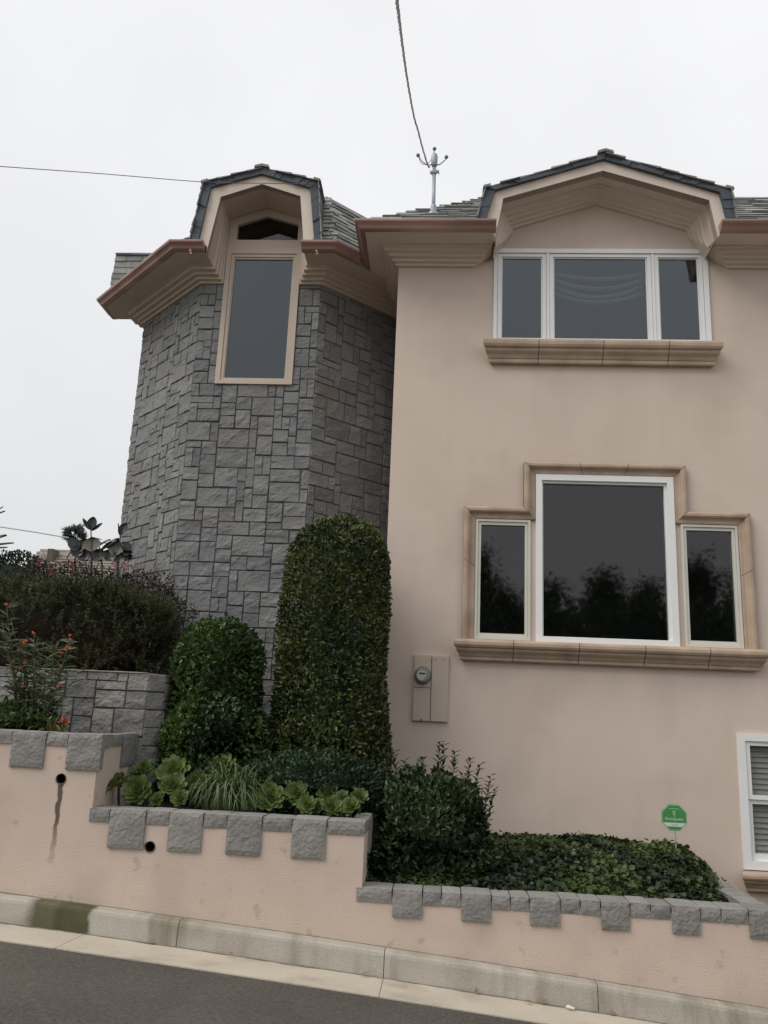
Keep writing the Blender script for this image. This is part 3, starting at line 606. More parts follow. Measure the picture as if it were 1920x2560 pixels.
# ------------------------------------------------------------------ octagonal stone tower
YT = .42; TZ0 = 1.0
OCT = [(-1.48, .42), (-2.89, .42), (-3.955, 1.485), (-3.955, 2.905), (-2.89, 3.97), (-1.48, 3.97), (-.415, 2.905), (-.415, 1.485)]
def oct_off(i, dd):                               # vertex i pushed out by dd (mitred)
    n = len(OCT); P = np.array(OCT[i]); a_ = P-np.array(OCT[i-1]); b_ = np.array(OCT[(i+1) % n])-P
    na = np.array((a_[1], -a_[0])); nb = np.array((b_[1], -b_[0])); na = -na/np.linalg.norm(na)*-1; nb = nb/np.linalg.norm(nb)
    na, nb = -na, -nb                             # OCT runs clockwise seen from above starting front right
    c_ = np.array((-2.185, 2.195))
    if na@(P-c_) < 0: na = -na
    if nb@(P-c_) < 0: nb = -nb
    m_ = na+nb; m_ /= np.linalg.norm(m_); return P+m_*dd/(m_@na)
def ashlar(mb, o, u, W_, z0, z1, hole, seed, nx=None, lap=True):
    """random-coursed rock-faced stones on an upright face; o plan corner, u plan direction, outward normal to the right of travel"""
    r = random.Random(seed); o = np.array(o); u = np.array(u); nn = np.array((u[1], -u[0]))
    cell = .090
    xs = [0, W_]
    if hole: xs = [0, hole[0], hole[1], W_]
    gx_ = [0]
    for A_, B_ in zip(xs[:-1], xs[1:]):
        k = max(1, round((B_-A_)/cell)); gx_ += [A_+(B_-A_)*(i+1)/k for i in range(k)]
    zs_ = [z0, z1] if not hole else [z0, hole[2], z1]
    gz_ = [z0]
    for A_, B_ in zip(zs_[:-1], zs_[1:]):
        k = max(1, round((B_-A_)/.076)); gz_ += [A_+(B_-A_)*(i+1)/k for i in range(k)]
    NX, NZ = len(gx_)-1, len(gz_)-1
    used = [[False]*NX for _ in range(NZ)]
    if hole:
        for j in range(NZ):
            for i in range(NX):
                if gx_[i]+.01 > hole[0] and gx_[i+1]-.01 < hole[1] and gz_[j]+.01 > hole[2]: used[j][i] = True
    shapes = [(3, 2), (2, 2), (3, 3), (4, 3), (2, 3), (2, 1), (1, 2), (4, 2), (3, 1), (2, 2), (4, 3), (3, 3), (3, 2), (3, 2), (2, 3), (2, 2), (4, 3), (1, 3)]
    for j in range(NZ):
        for i in range(NX):
            if used[j][i]: continue
            fit = [(w_, h_) for w_, h_ in shapes if i+w_ <= NX and j+h_ <= NZ and not any(used[j+b_][i+a_] for a_ in range(w_) for b_ in range(h_))]
            w_, h_ = r.choice(fit) if fit else (1, 1)
            if (w_, h_) in ((2, 1), (1, 2), (1, 1)) and len(fit) > 4 and r.random() < .5: w_, h_ = r.choice(fit)
            for a_ in range(w_):
                for b_ in range(h_): used[j+b_][i+a_] = True
            g = .0024; jx = lambda: r.uniform(-.0035, .0035)
            X0, X1, Z0, Z1 = gx_[i]+g+(jx() if i else -g), gx_[i+w_]-g+(jx() if i+w_ < NX else g), gz_[j]+g+jx(), gz_[j+h_]-g+jx()
            t = min(1, max(0, r.gauss(.5, .24))); bulge = r.uniform(.004, .013); k = 3+2*w_; q = 3+2*h_; tilt = r.uniform(-.5, .5); tz = r.uniform(-.5, .5); sd_ = r.uniform(0, 99)
            vs = []
            for b_ in range(q+1):
                for a_ in range(k+1):
                    uu, vv = a_/k, b_/q
                    if a_ == 1: uu = .03
                    if a_ == k-1: uu = .97
                    if b_ == 1: vv = .04
                    if b_ == q-1: vv = .96
                    X = X0+(X1-X0)*uu; Z = Z0+(Z1-Z0)*vv
                    edge = a_ in (0, k) or b_ in (0, q)
                    if edge: dd = -.008
                    else:
                        f = fbm(X*7+sd_, Z*9, sd_); dd = .004+bulge*(.5+tilt*(uu-.5)+tz*(vv-.5))+.010*f
                        if f > .16: dd += .005
                    if a_ == 0 and i == 0 or a_ == k and i+w_ == NX: dd = .004 if not (b_ in (0, q)) else -.008
                    p2 = o+u*X+nn*dd; vs.append((p2[0], p2[1], Z))
            mb.add(vs, [(b_*(k+1)+a_, b_*(k+1)+a_+1, (b_+1)*(k+1)+a_+1, (b_+1)*(k+1)+a_) for b_ in range(q) for a_ in range(k)], 0, t)
TH = (.263, 1.153, 5.285)                          # window opening on the front face measured from its left corner
mb = MB()
fl = lambda i: (np.array(OCT[i+1]), (np.array(OCT[i])-np.array(OCT[i+1])))
for i, hole, sd_ in ((0, TH, 21), (1, None, 22), (7, None, 24)):
    A_, d_ = np.array(OCT[(i+1) % 8]), None
    if i == 7: A_ = np.array(OCT[0]); B_ = np.array(OCT[7])
    else: B_ = np.array(OCT[i])
    d_ = B_-A_; Ln = np.linalg.norm(d_); ashlar(mb, A_, d_/Ln, Ln, TZ0, 6.56, hole, sd_)
A_ = np.array(OCT[3]); B_ = np.array(OCT[2]); d_ = B_-A_; Ln = np.linalg.norm(d_); ashlar(mb, A_, d_/Ln, Ln, TZ0+.8, 6.56, TH, 25)
# mortar shell behind the stones
ins = -.004
for i in range(8):
    a_, b_ = oct_off(i, ins), oct_off((i+1) % 8, ins)
    if i in (0, 2):                                # faces with a window
        L_ = np.linalg.norm(b_-a_); dr = (a_-b_)/L_
        def pq(x, z): p = b_+dr*x; return (p[0], p[1], z)
        for x0, x1, z0, z1 in ((0, TH[0], TZ0-.9, 6.9), (TH[1], L_, TZ0-.9, 6.9), (TH[0], TH[1], TZ0-.9, TH[2])):
            mb.quad(pq(x0, z0), pq(x1, z0), pq(x1, z1), pq(x0, z1), 1)
    else: mb.quad((*b_, TZ0-.9), (*a_, TZ0-.9), (*a_, 6.9), (*b_, 6.9), 1)
mb.quad(*[(*oct_off(i, ins), 6.9) for i in (0, 1, 4, 5)], 1); mb.quad(*[(*oct_off(i, ins), 6.9) for i in (1, 2, 3, 4)], 1); mb.quad(*[(*oct_off(i, ins), 6.9) for i in (5, 6, 7, 0)], 1)
tower = mb.build('stone_tower', [M['stone'], M['mortar']], house, label='octagonal tower faced in rough grey ashlar stone')
# tower dormers: front, and the same again on the west side
tR0 = [(-2.634, ZC), (-2.634, 7.40), (-2.19, 7.56), (-1.742, 7.40), (-1.738, ZC)]
tR1 = [(-2.735, ZS-.004), (-2.632, 7.394), (-2.165, 7.56), (-1.71, 7.404), (-1.618, ZS-.004)]
tR2 = [(-2.845, 6.70), (-2.750, 7.50), (-2.170, 7.67), (-1.600, 7.49), (-1.495, 6.70)]
tR3 = [(-2.931, 6.73), (-2.835, 7.545), (-2.170, 7.735), (-1.510, 7.565), (-1.423, 6.73)]
def west(x, y, z): return (-3.955+(y-.42), 2.195-(x+2.185), z)
for T in (None, west):
    lab = 'steep dormer breaking through the eaves of the tower front' if T is None else 'dormer on the far left side of the tower'
    mb = MB(T); moulding(mb, tR0[1:4], tR1[1:4], YT, PO, caps=False); moulding(mb, tR0[:2], tR1[:2], YT, PO, caps=False); moulding(mb, tR0[3:], tR1[3:], YT, PO, caps=False)
    td = mb.build('dormer', M['tower_trim'], house, label=lab)
    mb = MB(T); band(mb, tR1, tR2, YT-PO, .08); mb.build('fascia', M['trim'], td)
    dormer_roof(T, tR2, tR3, YT-PO-.035, YT+.75, td, 17, 9, 4)
    # head panel, transom and tall window
    def head(mb):
        mb.box(-2.632, -1.742, YT-.012, YT+.08, 6.994, 7.118)
        y = YT+.005
        o_ = [(-2.634, 7.118), (-2.634, 7.40), (-2.19, 7.562), (-1.742, 7.40), (-1.742, 7.118)]; i_ = [(-2.535, 7.118), (-2.535, 7.33), (-2.19, 7.455), (-1.80, 7.335), (-1.80, 7.118)]
        band(mb, i_, o_, y, .08)
    one('transom_frame', head, M['tower_trim'], td, T)
    mb = MB(T); mb.prism([(-2.55, YT+.05, 7.10), (-1.785, YT+.05, 7.10), (-1.785, YT+.05, 7.35), (-2.19, YT+.05, 7.475), (-2.55, YT+.05, 7.345)], (0, .006, 0)); mb.build('transom_pane', M['glass'], td)
    one('window_frame', lambda mb: frame(mb, -2.628, -1.738, 5.282, 6.990, .056, .052, .040, .062, YT-.030, YT+.06), M['tower_trim'], td, T)
    one('sash', lambda mb: (frame(mb, -2.569, -1.793, 5.325, 6.925, .034, .030, .028, .036, YT-.018, YT+.06), frame(mb, -2.534, -1.824, 5.354, 6.888, .010, .010, .008, .022, YT-.004, YT+.05)), M['tower_trim'], td, T)
    pane(-2.523, -1.835, 5.363, 6.865, YT+.012, td, 'glass_up', T)
# tower cornice and gutters between the dormers
def ost(i): 
    def fn(a_, b_):
        p = oct_off(i, a_*PO); return (p[0], p[1], ZC-.003+b_*(hz-.001))
    return fn
tz = lambda b_: ZC-.003+b_*(hz-.001)
mb = MB(); mb.sweep([close(cst(f), 6.76) for f in (lambda a_, b_: (lp(-1.738, -1.618, b_), YT-a_*PO, tz(b_)), ost(0), ost(7))], closed=False, caps=False)
mb.build('cornice', M['tower_trim'], house, label='short stepped cornice right of the tower dormer'); mb = MB()
mb.sweep([close(cst(f), 6.76) for f in (lambda a_, b_: west(lp(-1.738, -1.618, b_), YT-a_*PO, tz(b_)), ost(2), ost(1), lambda a_, b_: (lp(-2.634, -2.735, b_), YT-a_*PO, tz(b_)))], closed=False, caps=False)
mb.build('cornice', M['tower_trim'], house, label='long stepped cornice left of the tower dormer')
og = lambda i: (lambda q, z: (*oct_off(i, q), z+.002))
gs = lambda x: (lambda q, z: (x, YT-q, z+.002)); gw = lambda x: (lambda q, z: west(x, YT-q, z+.002))
def hmeet(q, z):                                   # where the tower gutter dies into the house gutter
    p = oct_off(0, q); d_ = np.array((math.sqrt(.5), math.sqrt(.5))); return (*(p+d_*.36), z+.002)
gutter('gutter', [gs(-1.641), og(0), hmeet], ends=[gs(-1.6415)])
gutter('gutter', [gw(-1.641), og(2), og(1), gs(-2.752)], ends=[gs(-2.7515)])
mb = MB()
for x, y in ((-2.90, -.095), (-1.47, -.095)):
    mb = MB(); mb.box(x-.012, x+.012, y-.012, y+.03, 6.655, 6.684); mb.box(x-.006, x+.02, y-.004, y+.012, 6.63, 6.6545)
    mb.build('gutter_bracket', M['copper_bright'], house)
# tower roof: steep slated skirt on each face, low cap above
mb = MB(); r = random.Random(8)
ri, ro, zh, z0r = .02, .50, .93, 6.765
def roof_face(i, ri, part=None, hw=.66):
    a_, b_ = oct_off(i, ro), oct_off((i+1) % 8, ro); a2, b2 = oct_off(i, ri), oct_off((i+1) % 8, ri)
    u = b_-a_; Lb = np.linalg.norm(u); u = u/Lb
    nd = np.array((u[1], -u[0])); nd = nd if nd@(a_-np.array((-2.185, 2.195))) < 0 else -nd; mid = nd*(ro-ri); sl = math.hypot(ro-ri, zh)
    v = np.array((*mid, zh))/sl; u3 = np.array((*u, 0)); n = np.cross(u3, v); n = n if n[2] > 0 else -n
    k = abs((a2-a_)@u)/sl; k2 = abs((b2-b_)@u)/sl; m0 = Lb/2
    lo = (lambda s: min(Lb-k2*s, max(k*s, m0+hw))) if part == 'far' else (lambda s: k*s)
    hi = (lambda s: max(k*s, min(Lb-k2*s, m0-hw))) if part == 'near' else (lambda s: Lb-k2*s)
    shingle_face(mb, (*a_, z0r), u3, v, n, sl, lo, hi, .083, .10, .2, .02, r)
    return a2, b2
for i in range(8):
    low = ro-zh/.88
    if i == 0: roof_face(0, .02, 'near'); a2, b2 = roof_face(0, low, 'far')
    elif i == 2: roof_face(2, low, 'near'); a2, b2 = roof_face(2, low, 'far')
    else: a2, b2 = roof_face(i, .02 if i in (6, 7) else low)
    mb.add([(*a2, z0r+zh), (*b2, z0r+zh), (-2.185, 2.195, z0r+zh+.25)], [(0, 1, 2)], 0, .4)
mb.build('tower_roof', M['slate'], house)
# ================================================================== STREET WALL with stone coping
gw_ = empty('garden_wall', (-.5, -2.0, .1), 'stepped pink stucco planter wall along the kerb with grey stone coping blocks', 'garden wall')
def ring_hole(mb, cx, cz, r, y, x0, x1, z0, z1, dep, mi=0, mi2=1):
    n = 24; th = [2*math.pi*i/n for i in range(n)]
    def sq(t):
        dx, dz = math.cos(t), math.sin(t); kx = ((x1-cx) if dx > 0 else (cx-x0))/max(abs(dx), 1e-6); kz = ((z1-cz) if dz > 0 else (cz-z0))/max(abs(dz), 1e-6); k = min(kx, kz); return (cx+dx*k, y, cz+dz*k)
    for i in range(n):
        t0, t1 = th[i], th[(i+1) % n]
        c0, c1 = (cx+r*math.cos(t0), y, cz+r*math.sin(t0)), (cx+r*math.cos(t1), y, cz+r*math.sin(t1))
        mb.add([sq(t0), sq(t1), c1, c0], [(0, 1, 2, 3)], mi); mb.add([c0, c1, (c1[0], y+dep, c1[2]), (c0[0], y+dep, c0[2])], [(0, 1, 2, 3)], mi2)
    mb.poly([(cx+r*math.cos(t), y+dep, cz+r*math.sin(t)) for t in th], mi2)
mb = MB(); holes = [(-2.85, -2.73, 1.07, 1.19), (-2.122, -2.002, .63, .75)]
YW = -2.0
wall_with_holes(mb, -9, -2.527, -.6, 1.40, YW, holes[:1], rev=0); wall_with_holes(mb, -2.527, -.50, -.6, .885, YW, holes[1:], rev=0); wall_with_holes(mb, -.50, 9, -1.4, .45, YW, [], rev=0)
ring_hole(mb, -2.79, 1.13, .040, YW, *holes[0], .16); ring_hole(mb, -2.062, .69, .040, YW, *holes[1], .16)
for xr, z0, z1, yb in ((-2.527, .5, 1.40, -1.10), (-.50, .1, .885, -1.45)): mb.quad((xr, YW, z0), (xr, yb, z0), (xr, yb, z1), (xr, YW, z1))
for x0, x1, z in ((-9, -2.527, 1.40), (-2.527, -.50, .885), (-.50, 9, .45)):
    mb.quad((x0, YW, z), (x1, YW, z), (x1, YW+.2, z), (x0, YW+.2, z)); mb.quad((x0, YW+.2, z-.6), (x0, YW+.2, z), (x1, YW+.2, z), (x1, YW+.2, z-.6))
mb.build('stucco_wall', [M['pstucco'], M['dark']], gw_)
for cx, cz in ((-2.79, 1.13), (-2.062, .69)):
    mb = MB(); n = 24
    mb.sweep([[(cx+rr_*math.cos(2*math.pi*i/n), y_, cz+rr_*math.sin(2*math.pi*i/n)) for rr_, y_ in ((.0405, YW+.02), (.0405, YW-.006), (.036, YW-.006), (.036, YW+.02))] for i in range(n+1)], caps=False)
    mb.build('drain_pipe', M['meterring'], gw_, smooth=True)
def rock(x0, x1, y0, y1, z0, z1, seed, T=None, cut=None):
    """split-faced block: rough front, worn arrises; cut = depth of the part hanging below the coping"""
    r = random.Random(seed); t = min(1, max(0, r.gauss(.5, .22))); sd_ = r.uniform(0, 99); mb = MB(T)
    nx, ny, nzv = max(4, int((x1-x0)/.028)), max(4, int((y1-y0)/.05)), max(3, int((z1-z0)/.028))
    def P(i, j, k):
        x, y, z = x0+(x1-x0)*i/nx, y0+(y1-y0)*j/ny, z0+(z1-z0)*k/nzv
        ax, ay, az = (i in (0, nx)), (j in (0, ny)), (k in (0, nzv)); e = ax+ay+az
        f = fbm(x*11+sd_, y*11, z*11+sd_); g = fbm(x*4, y*4+sd_, z*5)
        if j == 0: y -= .003+.008*f+.007*g+(.0 if not (ax or az) else -.006)
        if k == nzv: z += .004*f+(-.004 if (j == 0) else 0)+(-.002 if ax else 0)
        if k == 0: z += .006*f
        if ax: x += (.001 if i == 0 else -.001)+.003*f
        return (x, y, z)
    def face(idx, na, nb):
        vs = [P(*idx(a_, b_)) for b_ in range(nb+1) for a_ in range(na+1)]
        mb.add(vs, [(b_*(na+1)+a_, b_*(na+1)+a_+1, (b_+1)*(na+1)+a_+1, (b_+1)*(na+1)+a_) for b_ in range(nb) for a_ in range(na)], 0, t)
    face(lambda a_, b_: (a_, 0, b_), nx, nzv); face(lambda a_, b_: (a_, ny, b_), nx, nzv); face(lambda a_, b_: (a_, b_, nzv), nx, ny)
    face(lambda a_, b_: (a_, b_, 0), nx, ny); face(lambda a_, b_: (0, a_, b_), ny, nzv); face(lambda a_, b_: (nx, a_, b_), ny, nzv)
    return mb
sd_ = 100
def coping(edges, top, capz, blockz, yb=-1.80, T=None, blocks=()):
    """edges: x of successive joints; blocks: indices of the deep blocks"""
    global sd_
    for i in range(len(edges)-1):
        sd_ += 1; dp = i in blocks; yf = YW-(.020 if dp else .012)
        if dp:
            mb = rock(edges[i]+.003, edges[i+1]-.003, yf+.045, yb, capz-.0, top+.003*random.uniform(-1, 1), sd_, T)
            m2 = rock(edges[i]+.003, edges[i+1]-.003, yf, YW+.05, blockz, top+.002, sd_, T); mb.add(m2.v, m2.f, 0, m2.t[0]) if T is None else None
            if T is not None:
                k = len(mb.v); mb.v += m2.v; mb.f += [tuple(q+k for q in f) for f in m2.f]; mb.mi += m2.mi; mb.t += m2.t
            mb.t = [mb.t[0]]*len(mb.t)
            mb.build('drop_block', M['pstone'], gw_)
        else: rock(edges[i]+.003, edges[i+1]-.003, yf, yb, capz, top+.004*random.uniform(-1, 1), sd_, T).build('coping_stone', M['pstone'], gw_)
coping([-2.541, -2.383, -2.109, -1.937, -1.682, -1.505, -1.245, -1.026, -.773, -.494], .942, .846, .672, blocks=(1, 3, 5, 7))
coping([-.540, -.282, -.068, .065, .202, .414, .548, .679, .891, 1.03, 1.17, 1.37, 1.51, 1.65, 1.845, 1.985, 2.17, 2.38, 2.52, 2.66, 2.87, 3.0, 3.14], .503, .408, .322, blocks=(1, 4, 7, 10, 13, 16, 19))
coping([-4.62, -4.38, -4.17, -3.90, -3.71, -3.46, -3.203-.0, -2.937, -2.769, -2.500], 1.462, 1.368, 1.203, blocks=(2, 4, 6, 8))
# returns, facing the right: the same blocks turned to run back from the corner
def ret(xr): return lambda x, y, z: (xr-(y-YW), x, z)
coping([-1.779, -1.544, -1.25, -1.11], 1.459, 1.368, 1.203, yb=-1.90, T=ret(-2.527), blocks=(1,))
coping([-1.779, -1.62, -1.44], .940, .846, .672, yb=-1.90, T=ret(-.50), blocks=(1,))
coping([-1.779, -1.5, -1.2, -.9, -.6, -.3, -.01], .500, .42, .32, yb=-1.84, T=lambda x, y, z: (2.36-(y-YW)*1.0, x, z))
# ================================================================== stone wall of the upper terrace
sw = empty('stone_wall', (-3.5, -1.2, 1.2), 'low grey ashlar retaining wall in front of the big dark rosemary hedge', 'stone wall')
mb = MB()
ashlar(mb, (-9.0, -1.2), (1, 0), 6.52, 1.05, 1.955, None, 41); s_ = math.sqrt(.5)
ashlar(mb, (-2.48, -1.2), (s_, s_), .16, 1.05, 1.955, None, 43); ashlar(mb, (-2.367, -1.087), (0, 1), .9, 1.05, 1.955, None, 44)
mb.prism([(-9, -1.196, .5), (-2.482, -1.196, .5), (-2.371, -1.085, .5), (-2.371, -.2, .5), (-2.6, -.2, .5), (-2.6, -.97, .5), (-9, -.97, .5)], (0, 0, 1.45), 1)
mb.build('ashlar_face', [M['pstone'], M['mortar']], sw)
mb = MB(); r = random.Random(9); x = -9
mb = rock(-9, -2.49, -1.212, -.98, 1.951, 1.967, 55); mb.build('capping', M['pstone'], sw)
# ================================================================== PLANTS
def plant(name, loc, label, cat, group=None): return empty(name, loc, label, cat, group)
def stems(parent, pts_list, r0, m='bark', name='stem'):
    mb = MB()
    for pts in pts_list: mb.tube(pts, [r0*(1-.6*i/(len(pts)-1)) for i in range(len(pts))], 6)
    return mb.build(name, M[m], parent, smooth=True)
# tall clipped column between tower and wall
p = plant('tall_shrub', (-.96, -.62, .85), 'tall clipped round-topped shrub with yellow-green leaves between tower and stucco wall', 'shrub')
foliage('foliage', [dict(c=(-.965, -.62), rx=.475, ry=.43, z0=.95, H=2.54, dome=.17, n=27000, sup=2.5, depth=.26, amp=.06, taper=.10)], M['lf_tall'], p, .044, .021, 3, kclump=8, up=.5, rand=1.0, light=.36)
stems(p, [[(-.96, -.62, .8), (-.96, -.62, 1.6), (-.95, -.6, 2.4)]], .05, name='trunk')
# bush in front of the tower
p = plant('bush', (-1.98, -.85, .85), 'bright green glossy bush standing before the grey tower', 'bush')
foliage('foliage', [dict(c=(-1.99, -.80), rx=.375, ry=.34, z0=1.30, H=1.16, dome=.26, n=8600, sup=2.4, depth=.38, amp=.12, taper=.04), dict(c=(-1.93, -.92), rx=.455, ry=.42, z0=.95, H=.90, dome=.45, n=8600, sup=2.2, depth=.4, amp=.14, base_round=.3)], M['lf_mid'], p, .047, .027, 4, kclump=4.5, up=.35, rand=.8, light=.6)
stems(p, [[(-1.9, -.95, .8), (-1.8, -.98, 1.15), (-1.7, -1.0, 1.4)], [(-1.98, -.85, .8), (-2.0, -.83, 1.5), (-2.0, -.8, 2.0)]], .02)
# low hedge behind the succulents
p = plant('low_hedge', (-1.05, -1.2, .85), 'low dark green hedge behind the row of succulents', 'hedge')
foliage('foliage', [dict(c=(-1.02, -1.15), rx=.60, ry=.36, z0=.86, H=.50, dome=.45, n=6500, sup=2.8, depth=.3, amp=.10)], M['lf_low'], p, .042, .017, 5, kclump=5, up=.5, rand=.8, light=.5)
# dark shrub with shoots at the corner of the planter
p = plant('shrub', (-.05, -1.25, .45), 'loose dark shrub with upright leafy shoots in front of the stucco wall', 'shrub')
foliage('foliage', [dict(c=(-.04, -1.25), rx=.43, ry=.40, z0=.42, H=.82, dome=.55, n=8200, sup=2.2, depth=.45, amp=.24, base_round=.25), dict(c=(.20, -1.2), rx=.22, ry=.25, z0=.62, H=.55, dome=.5, n=1300, sup=2, depth=.4, amp=.2)], M['lf_shrub'], p, .052, .024, 6, kclump=5, up=.5, rand=.9, light=.5, k=.5)
r_ = np.random.default_rng(12); PV, PD, PN, PT = [], [], [], []; sh = []
for (x, y, z0, z1) in [(-.36, -1.25, 1.0, 1.36), (-.30, -1.2, 1.05, 1.40), (-.22, -1.25, 1.05, 1.33), (-.10, -1.2, 1.1, 1.36), (.02, -1.2, 1.15, 1.50), (.05, -1.22, 1.1, 1.47), (.13, -1.2, 1.1, 1.42), (.24, -1.2, 1.05, 1.37), (.30, -1.25, 1.0, 1.33), (.38, -1.2, .9, 1.25), (.41, -1.2, .85, 1.14), (-.42, -1.3, .9, 1.22), (-.15, -1.3, 1.05, 1.27), (.18, -1.3, 1.0, 1.26)]:
    lean = (x+.02)*.25; sh.append([(x-lean*.3, y, z0-.25), (x, y, z0), (x+lean*.4, y, (z0+z1)/2), (x+lean*.7, y, z1)])
    for k in range(30):
        u = k/29; q = np.array([x+lean*.7*u, y, z0-.05+(z1-z0+.05)*u]); a_ = k*2.4
        PV.append(q); PD.append([math.cos(a_)*.9, math.sin(a_)*.9, .55]); PN.append([-.3*math.cos(a_), -.3*math.sin(a_), 1]); PT.append(r_.uniform(.1, .75))
PV = np.array(PV); v = leaf_arrays(PV, np.array(PD)+r_.normal(size=(len(PV), 3))*.25, np.array(PN), r_.uniform(.045, .075, len(PV)), r_.uniform(.018, .027, len(PV)))
leaf_object('shoot_leaves', v, np.array(PT), M['lf_shrub'], p); stems(p, sh, .005, 'stem')
# ivy mound (ground cover nobody could count)
def ivy_h(x, y):
    e = 1/(1+np.exp((x-2.20-.20*(-y-1.0)*-1)*14)); f = np.clip((y+1.80)/.95, 0, 1); s_ = f*f*(3-2*f)
    l = 1/(1+np.exp(-(x+.62)*9))
    return .44+(.035+.235*s_*(.86+.06*np.sin(x*5.1+1)+.05*np.sin(x*9.7)))*e*l
r_ = np.random.default_rng(31); n = 30000
x = r_.uniform(-.50, 2.42, n); y = -1.80+1.72*r_.uniform(0, 1, n)**1.15; k = (ivy_h(x, y) > .455); x, y = x[k], y[k]; n = len(x)
z = ivy_h(x, y)-.05*r_.uniform(0, 1, n)**2+.018*np.sin(x*31)*np.sin(y*27); P = np.stack([x, y, z], 1)
gx_ = (ivy_h(x+.01, y)-ivy_h(x-.01, y))/.02; gy_ = (ivy_h(x, y+.01)-ivy_h(x, y-.01))/.02
nr = np.stack([-gx_, -gy_, np.ones(n)], 1)+r_.normal(size=(n, 3))*.38
d = r_.normal(size=(n, 3)); d[:, 2] -= .25; d[:, 1] -= .45
t = np.clip(clumps(P, 6.5, 77)**2.2*.8+r_.uniform(0, 1, n)**3*.55, 0, 1)
ln = .034*r_.uniform(.6, 1.45, n)
up_ = r_.choice(n, 260); P[up_, 2] += r_.uniform(.0, .055, 260)
v = leaf_arrays(P, d, nr, ln, ln*1.0, .12, .12)
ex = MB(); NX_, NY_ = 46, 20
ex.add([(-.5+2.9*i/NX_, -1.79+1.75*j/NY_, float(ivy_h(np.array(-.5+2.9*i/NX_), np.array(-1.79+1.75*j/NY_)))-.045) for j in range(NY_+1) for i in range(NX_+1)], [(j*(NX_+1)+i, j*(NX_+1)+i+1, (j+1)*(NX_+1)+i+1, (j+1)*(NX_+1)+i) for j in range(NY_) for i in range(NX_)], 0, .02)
iv = leaf_object('ivy', v, t, M['lf_ivy'], None, ex); tag(iv, 'dark green ivy carpet filling the planter under the picture window', 'ivy', kind='stuff')
# rosemary hedge on the terrace: a rough mass of upright needly sprigs
p = plant('rosemary_hedge', (-3.6, -.62, 1.95), 'large dark brownish-green rosemary hedge on top of the grey stone wall', 'hedge')
def ros(c, rx, ry, z0, H, n, seed, m, name, tl=(0, 1), dome=.3, low=0):
    P, Nn, dp = crown(c, rx, ry, z0, H, dome=dome, n=n, sup=3.6, depth=.34, amp=.12, seed=seed); r = np.random.default_rng(seed)
    if low: k = P[:, 2] < z0+H*low; P, Nn = P[k], Nn[k]
    per = 20; C = P[::per]; Cn = Nn[::per]; nc = len(C)             # sprigs: needles set round a short stem
    ax = Cn*.55+np.array([0, 0, .75])+r.normal(size=(nc, 3))*.45; ax /= np.linalg.norm(ax, axis=1, keepdims=True)
    SL = r.uniform(.07, .17, nc); tc_ = clumps(C, 4.2, seed)*.5+r.uniform(0, .3, nc)
    u = np.tile(np.linspace(0, 1, per), nc)[:, None]; P = np.repeat(C, per, 0)+np.repeat(ax*SL[:, None], per, 0)*u
    sdv = r.normal(size=(nc*per, 3)); d = np.repeat(ax, per, 0)*.75+sdv*.62; n = nc*per
    t = np.clip(np.repeat(tc_, per)+.32*u[:, 0]-.1+r.uniform(-.1, .1, n), 0, 1)*(tl[1]-tl[0])+tl[0]
    ln = r.uniform(.022, .042, n)*(1.15-.45*u[:, 0]); v = leaf_arrays(P, d, sdv+np.array([0, 0, .6]), ln, r.uniform(.007, .012, n), .2, .05)
    return leaf_object(name, v, t, M[m], p, core_blob(c, rx, ry, z0, H, dome, t=.02, k=.84))
ros((-3.72, -.62), 1.12, .46, 1.93, .80, 56000, 61, 'lf_rose', 'foliage')
ros((-5.6, -.62), 1.0, .48, 1.93, .78, 9000, 62, 'lf_rose', 'foliage')
ros((-3.72, -.62), 1.11, .47, 1.93, .66, 20000, 63, 'lf_rose_dry', 'dry_sprigs', dome=.2, low=.72)
# reddish bougainvillea-like shrubs behind the hedge
def redshrub(c, rx, ry, z0, H, n, seed, label, flowers):
    p = plant('flowering_shrub', (c[0], c[1], z0), label, 'shrub', 'red flowering shrubs behind the rosemary hedge')
    P, Nn, dp = crown(c, rx, ry, z0, H, dome=.45, n=n, sup=2.4, depth=.5, amp=.22, seed=seed); r = np.random.default_rng(seed)
    d = r.normal(size=(n, 3))+np.array([0, 0, .4]); v = leaf_arrays(P, d, Nn+r.normal(size=(n, 3))*.6, r.uniform(.022, .042, n), r.uniform(.011, .018, n), .2, .1)
    leaf_object('foliage', v, r.uniform(0, 1, n)**1.4, M['lf_red'], p)
    tw = []
    for i in range(26):
        a_ = r.uniform(0, 6.28); q = np.array([c[0], c[1], z0]); e_ = np.array([c[0]+rx*1.1*math.cos(a_)*r.uniform(.3, 1), c[1]+ry*math.sin(a_), z0+H*r.uniform(.6, 1.12)]); tw.append([q, (q+e_)/2+r.normal(size=3)*.04, e_])
    stems(p, tw, .007, 'bark', 'twigs')
    for (x, z, s) in flowers:
        P = np.array([x, c[1]-ry*.55, z])+r.normal(size=(16, 3))*s*.42; v = leaf_arrays(P, r.normal(size=(16, 3)), r.normal(size=(16, 3)), np.full(16, s*.5), np.full(16, s*.36), .2)
        leaf_object('flower_cluster', v, np.full(16, .5), M['redfl'], p)
fp = lambda x, y, Y: at(x/3.95, 1240+y/3.95, Y)
def fl_(pts, Y): return [(fp(x, y, Y)[0], fp(x, y, Y)[2], s) for x, y, s in pts]
redshrub((-3.72, -.05), .66, .40, 2.1, .98, 9000, 71, 'red-flowered twiggy shrub behind the middle of the hedge', fl_([(680, 680, .055), (515, 735, .05), (525, 770, .04), (395, 640, .05), (400, 680, .04), (890, 630, .03)], -.25))
